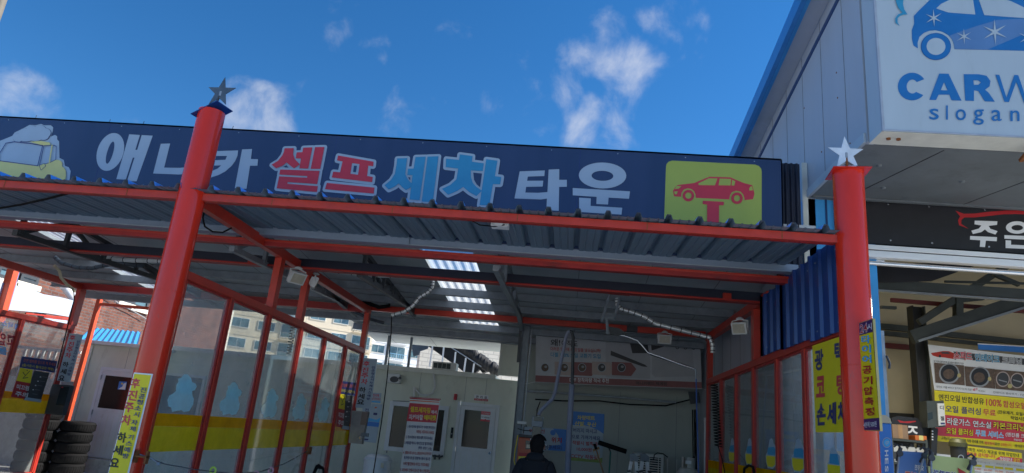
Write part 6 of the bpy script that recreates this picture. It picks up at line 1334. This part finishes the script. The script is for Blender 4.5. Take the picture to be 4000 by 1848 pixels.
for x0 in (1105, 1190, 1260, 1330, 1410, 1490): p.poly(f([(x0, 1125+(x0-1105)*.1), (x0+60, 1131+(x0-1105)*.1), (x0+60, 1148+(x0-1105)*.1), (x0, 1142+(x0-1105)*.1)]), 'yellow')
for i, s_ in enumerate(('50,000', '65,000', '70,000', '75,000')):
    for j, ss in enumerate((s_, '100000', '120000')): x0 = 1102+i*78; y0 = 1166+j*22+i*9; p.text(ss, *f([(x0, y0), (x0+58, y0+5), (x0, y0-15)]), 'print_orange' if j == 0 else 'print_grey', .0)
p.text('교환 차량 오일 가격', *f([(1120, 1112), (1220, 1124), (1120, 1102)]), 'print_grey', 0); p.text('엔진오일 + 필터 + 에어크리너', *f([(1265, 1128), (1460, 1150), (1265, 1116)]), 'print_grey', 0); p.mb.build('print', t)
t, p = poster('blue_board', 'plain blue board strip above the intake poster in the garage', f([(1138, 262), (1800, 300), (1800, 350), (1142, 304)]), Yq+.2, 'print_blue'); b = MB(); b.bar(p.pt(f([(1138, 263)])[0]), p.pt(f([(1800, 301)])[0]), .02, .015, 'white'); b.build('edge', t)
# hose reel / diesel box on the post
t = thing('meter_box', 'grey metal box with a white label strip mounted on the black garage post', 'box', atY(*f([(840, 760)])[0], 10.6))
q = [atY(*v, 10.6) for v in f([(772, 678), (850, 672), (858, 858), (780, 850)])]
b = MB(); b.prism([atY(*v, 10.62) for v in f([(770, 672), (893, 672), (905, 858), (778, 866)])], (0, .22, 0), 'garage_steel'); b.build('case', t, bevel=.012)
b = MB(); b.prism([atY(*v, 10.60) for v in f([(848, 690), (896, 690), (906, 846), (858, 850)])], (0, .018, 0), 'white_dirty'); b.build('label_strip', t, bevel=.006)
p = Pr((0, 10.60, 0), (0, -1, 0)); p.text('디', *f([(866, 735), (893, 735), (864, 706)]), 'print_black', .02); p.text('젤', *f([(870, 814), (898, 814), (868, 782)]), 'print_black', .02); p.poly(f([(870, 828), (900, 828), (901, 840), (871, 841)]), 'print_navy'); p.mb.build('lettering', t)
p = Pr((0, 10.615, 0), (0, -1, 0)); p.poly(f([(776, 760), (812, 752), (816, 800), (782, 812)]), 'screen_dark'); p.mb.build('opening', t)
t = thing('wall_rail', 'slotted dark rail hanging under the grey box on the garage post', 'rail', atY(*f([(822, 930)])[0], 10.8)); b = MB(); b.bar(atY(*f([(826, 866)])[0], 10.8), atY(*f([(812, 1100)])[0], 10.8), .08, .05, 'black_paint')
for y in (885, 905, 925, 945): b.bar(atY(*f([(812, y)])[0], 10.76), atY(*f([(812, y+9)])[0], 10.76), .02, .01, 'alu')
b.build('profile', t)
# shelf with boxes and bottles
ys = 10.4
t = thing('shelf_unit', 'dark metal shelf rack low at the left of the garage mouth', 'shelf', atY(*f([(640, 1000)])[0], ys)); b = MB()
za = atY(*f([(640, 950)])[0], ys).z; xa, xb_ = atY(*f([(515, 950)])[0], ys).x, atY(*f([(778, 965)])[0], ys).x
for z in (za, za-.32, za-.65): b.box(xa, ys, z-.03, xb_, ys+.4, z, 'garage_steel')
for x in (xa, xb_-.03): b.box(x, ys+.001, 0, x+.03, ys+.03, za+.02, 'garage_steel')
b.box(xa, ys+.40, 0, xb_, ys+.41, za+.3, 'black_sign'); b.build('rack', t)
def crate(name, label, q0, q1, m, tape):
    a, c = atY(*f([q0])[0], ys+.06), atY(*f([q1])[0], ys+.06); t = thing(name, label, 'box', Vector(((a.x+c.x)/2, ys+.2, za))); b = MB(); b.box(a.x, ys+.06, za+.002, c.x, ys+.3, a.z, m); b.build('carton', t, bevel=.006)
    b = MB(); mx = (a.x+c.x)/2
    if tape: b.box(mx-.03, ys+.057, za+.01, mx+.03, ys+.0595, a.z, tape); b.box(mx-.03, ys+.057, a.z+.0005, mx+.03, ys+.3, a.z+.002, tape)
    b.build('tape', t)
crate('cardboard_box', 'plain brown cardboard box on the garage shelf top', (522, 838), (642, 945), 'brown_box', 'wood'); crate('parts_box', 'small orange parts box on the garage shelf, right of the cardboard box', (688, 918), (774, 962), 'orange_box', 'yellow_pale')
bt = None
for i, x in enumerate((540, 592, 658, 714)):
    c = atY(*f([(x, 1000)])[0], ys+.1); z = za-.32
    lab = ['white oil bottle on the shelf, nearest the blue advertising column', 'white oil bottle on the shelf, second from the blue advertising column', 'white oil bottle on the shelf, below the gap between the two boxes', 'white oil bottle on the shelf, below the orange parts box'][i]
    if bt is None:
        bt = thing('oil_bottle', lab, 'bottle', (c.x, ys+.1, z), 'oil bottles on the shelf'); b = MB(); b.prism([(c.x+u, ys+.07, z+v) for u, v in ((-.065, 0), (.065, 0), (.065, .17), (.035, .225), (-.035, .225), (-.065, .17))], (0, .08, 0), 'bottle_white'); b.build('body', bt, bevel=.01)
        b = MB(); b.lathe((c.x, ys+.11, z+.226), [(.022, 0), (.022, .035)], 'print_dark', 12); b.build('lid', bt)
        b = MB(); b.box(c.x-.045, ys+.066, z+.04, c.x+.045, ys+.0695, z+.14, 'print_dark'); b.build('label_sticker', bt)
    else:
        cp = copy_tree(bt); cp.location = (c.x, ys+.1, z); cp['label'] = lab
t = thing('folded_sign', 'dark folded sign with a red stripe and white letter behind the shelf boxes', 'sign', atY(*f([(640, 850)])[0], ys+.38)); b = MB(); b.prism([atY(*v, ys+.38) for v in f([(520, 795), (560, 780), (705, 795), (735, 830), (750, 950), (520, 945)])], (0, .015, 0), 'black_sign'); b.build('board', t)
p = Pr((0, ys+.38, 0), (0, -1, 0)); p.poly(f([(558, 808), (610, 820), (690, 815), (695, 822), (640, 832), (580, 828)]), 'print_crimson'); p.text('ㅈ', *f([(632, 905), (706, 912), (634, 850)]), 'white', .03); p.mb.build('lettering', t)
# advertising column (blue) at the garage mouth
yv = 6.9; q0, q1 = atY(3446, 1652, yv), atY(3482, 1652, yv)
t = thing('advertising_column', 'tall blue advertising panel with white vertical lettering and a cream cap beside the garage pillar', 'sign', (q1.x-.2, yv, 0))
b = MB(); b.box(q1.x-.34, yv, .05, q1.x, yv+.10, q0.z, 'print_blue'); b.build('panel', t, bevel=.01)
b = MB(); b.prism([(q1.x-.34, yv-.004, q0.z+.001), (q1.x+.003, yv-.004, q0.z+.001), (q1.x-.01, yv-.004, q0.z+.05), (q1.x-.05, yv-.004, q0.z+.075), (q1.x-.34, yv-.004, q0.z+.075)], (0, .108, 0), 'garage_cream'); b.build('cap', t)
p = Pr((0, yv, 0), (0, -1, 0)); f2 = xf(3380, 1550, 3.994)
p.ell(f2([(335, 715)])[0], 17, 20, 'print_white', 28, (14.5, 17.5)); p.ell(f2([(335, 718)])[0], 12.5, 15, 'print_sky', 28); p.stroke(f2([(315, 720), (330, 700), (360, 695), (350, 725), (325, 740)]), .006, 'print_white', True)
for i, ch in enumerate('HESHBON'):
    y0 = 830+i*122; p.text(ch, *f2([(302, y0+4), (302, y0+100), (356, y0)]), 'white', .03)
p.mb.build('lettering', t)
# X-stand banners seen from behind
def xstand(label, quad, Y, m, txt, hooks, group='banner stands seen from behind'):
    t, p = board('banner_stand', label, 'banner', quad, (0, Y, 0), (0, -1, 0), m, .004, group)
    for s_, bl, br, tl, mm in txt: p.text(s_, *f2([bl, br, tl]), mm, .03, outline=('white', .03) if mm != 'white' else None)
    if txt: p.mb.build('lettering', t)
    b = MB()
    for a, c in hooks:
        A, C = p.pt(f2([a])[0])-Vector((0, .04, 0)), p.pt(f2([c])[0])-Vector((0, .09, 0)); b.tube([A, C, C+(C-A)*2.5], .008, 'galv', 6)
    b.build('strut', t)
    for a, c in hooks:
        A = p.pt(f2([a])[0])-Vector((0, .04, 0)); d = (p.pt(f2([c])[0])-p.pt(f2([a])[0])).normalized(); b = MB(); b.tube([A-d*.05, A+d*.07], .017, 'steel_dark', 8); b.tube([A-d*.05, A-d*.06+Vector((-.025, .01, .015)), A-d*.03+Vector((-.04, .02, .02))], .009, 'steel_dark', 6); b.lathe(A-Vector((0, .02, 0)), [(.026, 0), (.026, .02)], 'steel_dark', 10, 'Y'); b.build('hook', t)
xstand('plain blue banner on a thin stand, seen from behind with mirrored white lettering', f2([(505, 842), (925, 870), (990, 1400), (520, 1400)]), 6.3, 'banner_blue', [('오작진', (912, 1160), (770, 1142), (915, 1075), 'white'), ('여름', (800, 1290), (605, 1275), (805, 1175), 'print_orange')], [((495, 880), (420, 1180)), ((885, 915), (755, 1180))])
xstand('lime yellow banner on a thin stand, seen from behind next to the blue one', f2([(970, 905), (1690, 978), (1730, 1400), (1010, 1400)]), 6.1, 'banner_lime', [('차도장관', (1420, 1330), (1050, 1280), (1425, 1180), 'print_navy')], [((985, 950), (945, 1190)), ((1625, 1025), (1540, 1190))])
p = Pr((0, 6.1, 0), (0, -1, 0), lift=.006); p.poly(f2([(1432, 1105), (1560, 1180), (1540, 1400), (1480, 1300)]), 'print_crimson'); p.mb.build('print', bpy.data.objects['banner_stand.002'])
t = thing('waste_bin', 'black bin with a dark olive domed top and round badge in front of the posters', 'bin', atY(*f2([(1450, 900)])[0], 9.2)); a, c = atY(*f2([(1330, 745)])[0], 9.2), atY(*f2([(1560, 745)])[0], 9.2); r = (c.x-a.x)/2
b = MB(); b.lathe(((a.x+c.x)/2, 9.2, 0), [(r*.92, .02), (r, .1), (r, a.z)], 'black_paint', 28); b.build('body', t)
b = MB(); b.lathe(((a.x+c.x)/2, 9.2, 0), [(r+.012, a.z-.02), (r+.012, a.z+.03), (r*.9, a.z+.07), (r*.5, a.z+.085), (0, a.z+.09)], 'olive', 28); b.build('lid', t)
p = Pr((0, 9.2-r-.004, 0), (0, -1, 0)); p.ell(f2([(1490, 950)])[0], 12, 12, 'steel_grey', 24, (8, 8)); p.mb.build('badge', t)

# ================================================================ person
def skin(name, pts, edges, root, m, sub=2, parent=None):
    me = bpy.data.meshes.new(name); me.from_pydata([v[:3] for v in pts], edges, []); o = bpy.data.objects.new(name, me); COL.objects.link(o)
    sk = o.modifiers.new('skin', 'SKIN'); sk.use_smooth_shade = True; sk.branch_smoothing = .6
    lay = me.skin_vertices[0].data if me.skin_vertices else None
    if lay is None:
        bm = bmesh.new(); bm.from_mesh(me); bm.verts.layers.skin.verify(); bm.to_mesh(me); bm.free(); lay = me.skin_vertices[0].data
    for i, v in enumerate(pts):
        r = v[3]; lay[i].radius = r if isinstance(r, tuple) else (r, r); lay[i].use_root = (i == root)
    s = o.modifiers.new('sub', 'SUBSURF'); s.levels = s.render_levels = sub
    ev = o.evaluated_get(bpy.context.evaluated_depsgraph_get()); m2 = bpy.data.meshes.new_from_object(ev); bpy.data.objects.remove(o)
    m2.name = name; m2.materials.clear(); m2.materials.append(MATS[m])
    for pl_ in m2.polygons: pl_.use_smooth = True; pl_.material_index = 0
    o = bpy.data.objects.new(name, m2); COL.objects.link(o)
    if parent is not None: o.parent = parent
    return o
pc = atY(2100, 1720, 8.3)
# local frame: faces +Y (away from the camera), height 1.62
body_pts = [(0, 0, .90, (.125, .10)), (0, .0, 1.08, (.12, .095)), (0, -.005, 1.26, (.15, .10)), (0, -.02, 1.36, (.10, .075)), (0, -.01, 1.41, .052), (0.01, .02, 1.455, .058), (.012, .03, 1.52, (.075, .088)), (.012, .03, 1.575, (.068, .082)),
            (-.17, -.01, 1.33, .062), (-.215, -.02, 1.08, .046), (-.17, .13, .95, .036), (.17, -.01, 1.33, .062), (.215, -.02, 1.08, .046), (.17, .13, .95, .036),
            (-.09, 0, .84, .092), (-.095, .01, .47, .060), (-.10, -.02, .09, .042), (.09, 0, .84, .092), (.095, .01, .47, .060), (.10, -.02, .09, .042), (-.11, .10, .04, .036), (.11, .10, .04, .036)]
be = [(0, 1), (1, 2), (2, 3), (3, 4), (4, 5), (5, 6), (6, 7), (2, 8), (8, 9), (9, 10), (2, 11), (11, 12), (12, 13), (0, 14), (14, 15), (15, 16), (0, 17), (17, 18), (18, 19), (16, 20), (19, 21)]
# hands: palm plus five bent fingers on each side
def hand(side, base):
    i0 = len(body_pts); x, y, z = body_pts[base][:3]; sx = side
    body_pts.append((x-sx*.01, y+.07, z-.01, (.030, .018))); be.append((base, i0))
    for k in range(4):
        a = len(body_pts); dx = (k-1.5)*.018; ln = (.034, .040, .038, .030)[k]
        body_pts.append((x-sx*.01+dx, y+.12, z-.014, .0085)); be.append((i0, a)); body_pts.append((x-sx*.012+dx, y+.12+ln*.8, z-.03, .0078)); be.append((a, a+1)); body_pts.append((x-sx*.014+dx, y+.12+ln, z-.055, .0068)); be.append((a+1, a+2))
    a = len(body_pts); body_pts.append((x-sx*.045, y+.085, z+.0, .010)); be.append((i0, a)); body_pts.append((x-sx*.05, y+.12, z-.01, .0085)); be.append((a, a+1))
hand(-1, 10); hand(1, 13)
pb = skin('person', body_pts, be, 0, 'skin', 2)
pb.scale = (.985, .985, .965); pb.location = (pc.x, 8.3, 0); pb.rotation_euler = (0, 0, R(-6)); ORG[pb.name] = Vector((0, 0, 0))
tag(pb, 'person with short dark hair in a black hooded jacket, seen from behind inside the bay', 'person')
# face features on the continuous head: nose and ears
bm = bmesh.new(); bm.from_mesh(pb.data)
hc = Vector((.012, .03, 1.535)); fd = Vector((math.sin(R(66)), math.cos(R(66)), 0))
for v in bm.verts:
    if v.co.z > 1.44:
        d = v.co-hc; fa = Vector((d.x, d.y, 0)); 
        if fa.length > 1e-4:
            cs_ = fa.normalized().dot(fd)
            if cs_ > .93 and abs(d.z+.012) < .03: v.co += fd*.020*(cs_-.93)/.07
            sd_ = fa.normalized().dot(Vector((fd.y, -fd.x, 0)))
            if abs(sd_) > .93 and abs(d.z) < .03: v.co += fa.normalized()*.014
bm.to_mesh(pb.data); bm.free()
def eye(s_):
    b = MB(); c = hc+fd*.085+Vector((fd.y, -fd.x, 0))*.030*s_+Vector((0, 0, .008)); b.lathe(c-Vector((0, 0, .008)), [(0, 0), (.010, .004), (.012, .008), (.010, .012), (0, .016)], 'white', 10); b.lathe(c+fd*.009-Vector((0, 0, .004)), [(0, 0), (.005, .004), (0, .008)], 'hair', 8); b.build('eye', pb)
eye(-1); eye(1)
b = MB(); c = hc+fd*.088+Vector((0, 0, -.048)); s_ = Vector((fd.y, -fd.x, 0)); b.tube([c-s_*.022, c+fd*.004, c+s_*.022], [.003, .006, .003], 'banner_red', 8); b.build('mouth', pb)
# jacket
jp = [(0, 0, .80, (.195, .15)), (0, 0, 1.0, (.195, .15)), (0, -.005, 1.18, (.20, .15)), (0, -.01, 1.30, (.17, .13)), (0, -.02, 1.385, (.105, .095)), (-.165, -.01, 1.325, .085), (-.235, -.02, 1.08, .078), (-.18, .13, .955, .058), (.165, -.01, 1.325, .085), (.235, -.02, 1.08, .078), (.18, .13, .955, .058), (0, -.065, 1.415, (.125, .075)), (.0, -.115, 1.34, (.12, .05))]
skin('jacket', jp, [(0, 1), (1, 2), (2, 3), (3, 4), (3, 5), (5, 6), (6, 7), (3, 8), (8, 9), (9, 10), (4, 11), (11, 12)], 2, 'cloth_black', 2, pb)
skin('trousers', [(0, 0, .90, (.135, .115)), (-.09, 0, .80, .105), (-.098, .01, .45, .078), (-.102, -.015, .10, .066), (.09, 0, .80, .105), (.098, .01, .45, .078), (.102, -.015, .10, .066)], [(0, 1), (1, 2), (2, 3), (0, 4), (4, 5), (5, 6)], 0, 'cloth_dark', 2, pb)
for sx in (-1, 1): skin('shoe', [(sx*.10, -.06, .045, .048), (sx*.105, .06, .045, .048), (sx*.112, .16, .035, .038)], [(0, 1), (1, 2)], 0, 'black_rubber', 2, pb)
# hair cap: back, sides and top, open over the face
b = MB(); n, m_ = 40, 26; rg = random.Random(2); vs = []; fs = []
for i in range(m_+1):
    th = math.pi*.84*i/m_
    for j in range(n):
        ph = 2*math.pi*j/n; d = Vector((math.sin(th)*math.cos(ph), math.sin(th)*math.sin(ph), math.cos(th)))
        k = 1+.035*math.sin(ph*9+th*5)*math.sin(th)+rg.uniform(-.035, .035)
        dn = max(0, th/math.pi-.5); v = hc+Vector((d.x*(.102+.01*dn)*k, d.y*(.118+.02*dn)*k-.010-.05*dn, d.z*.118*k+.010-.07*dn)); vs.append(v)
for i in range(m_):
    for j in range(n):
        cx = sum((vs[a].x-hc.x)*fd.x+(vs[a].y-hc.y)*fd.y for a in (i*n+j, i*n+(j+1) % n))/2; zz = vs[(i+1)*n+j].z-hc.z
        if cx > .040 and zz < .06: continue
        fs.append((i*n+j, (i+1)*n+j, (i+1)*n+(j+1) % n, i*n+(j+1) % n))
b.mesh(vs, fs, 'hair', True); h_ = b.build('hair', pb)
sm_ = h_.modifiers.new('thick', 'SOLIDIFY'); sm_.thickness = .012; sm_.offset = -1

bpy.data.scenes.remove(TS)
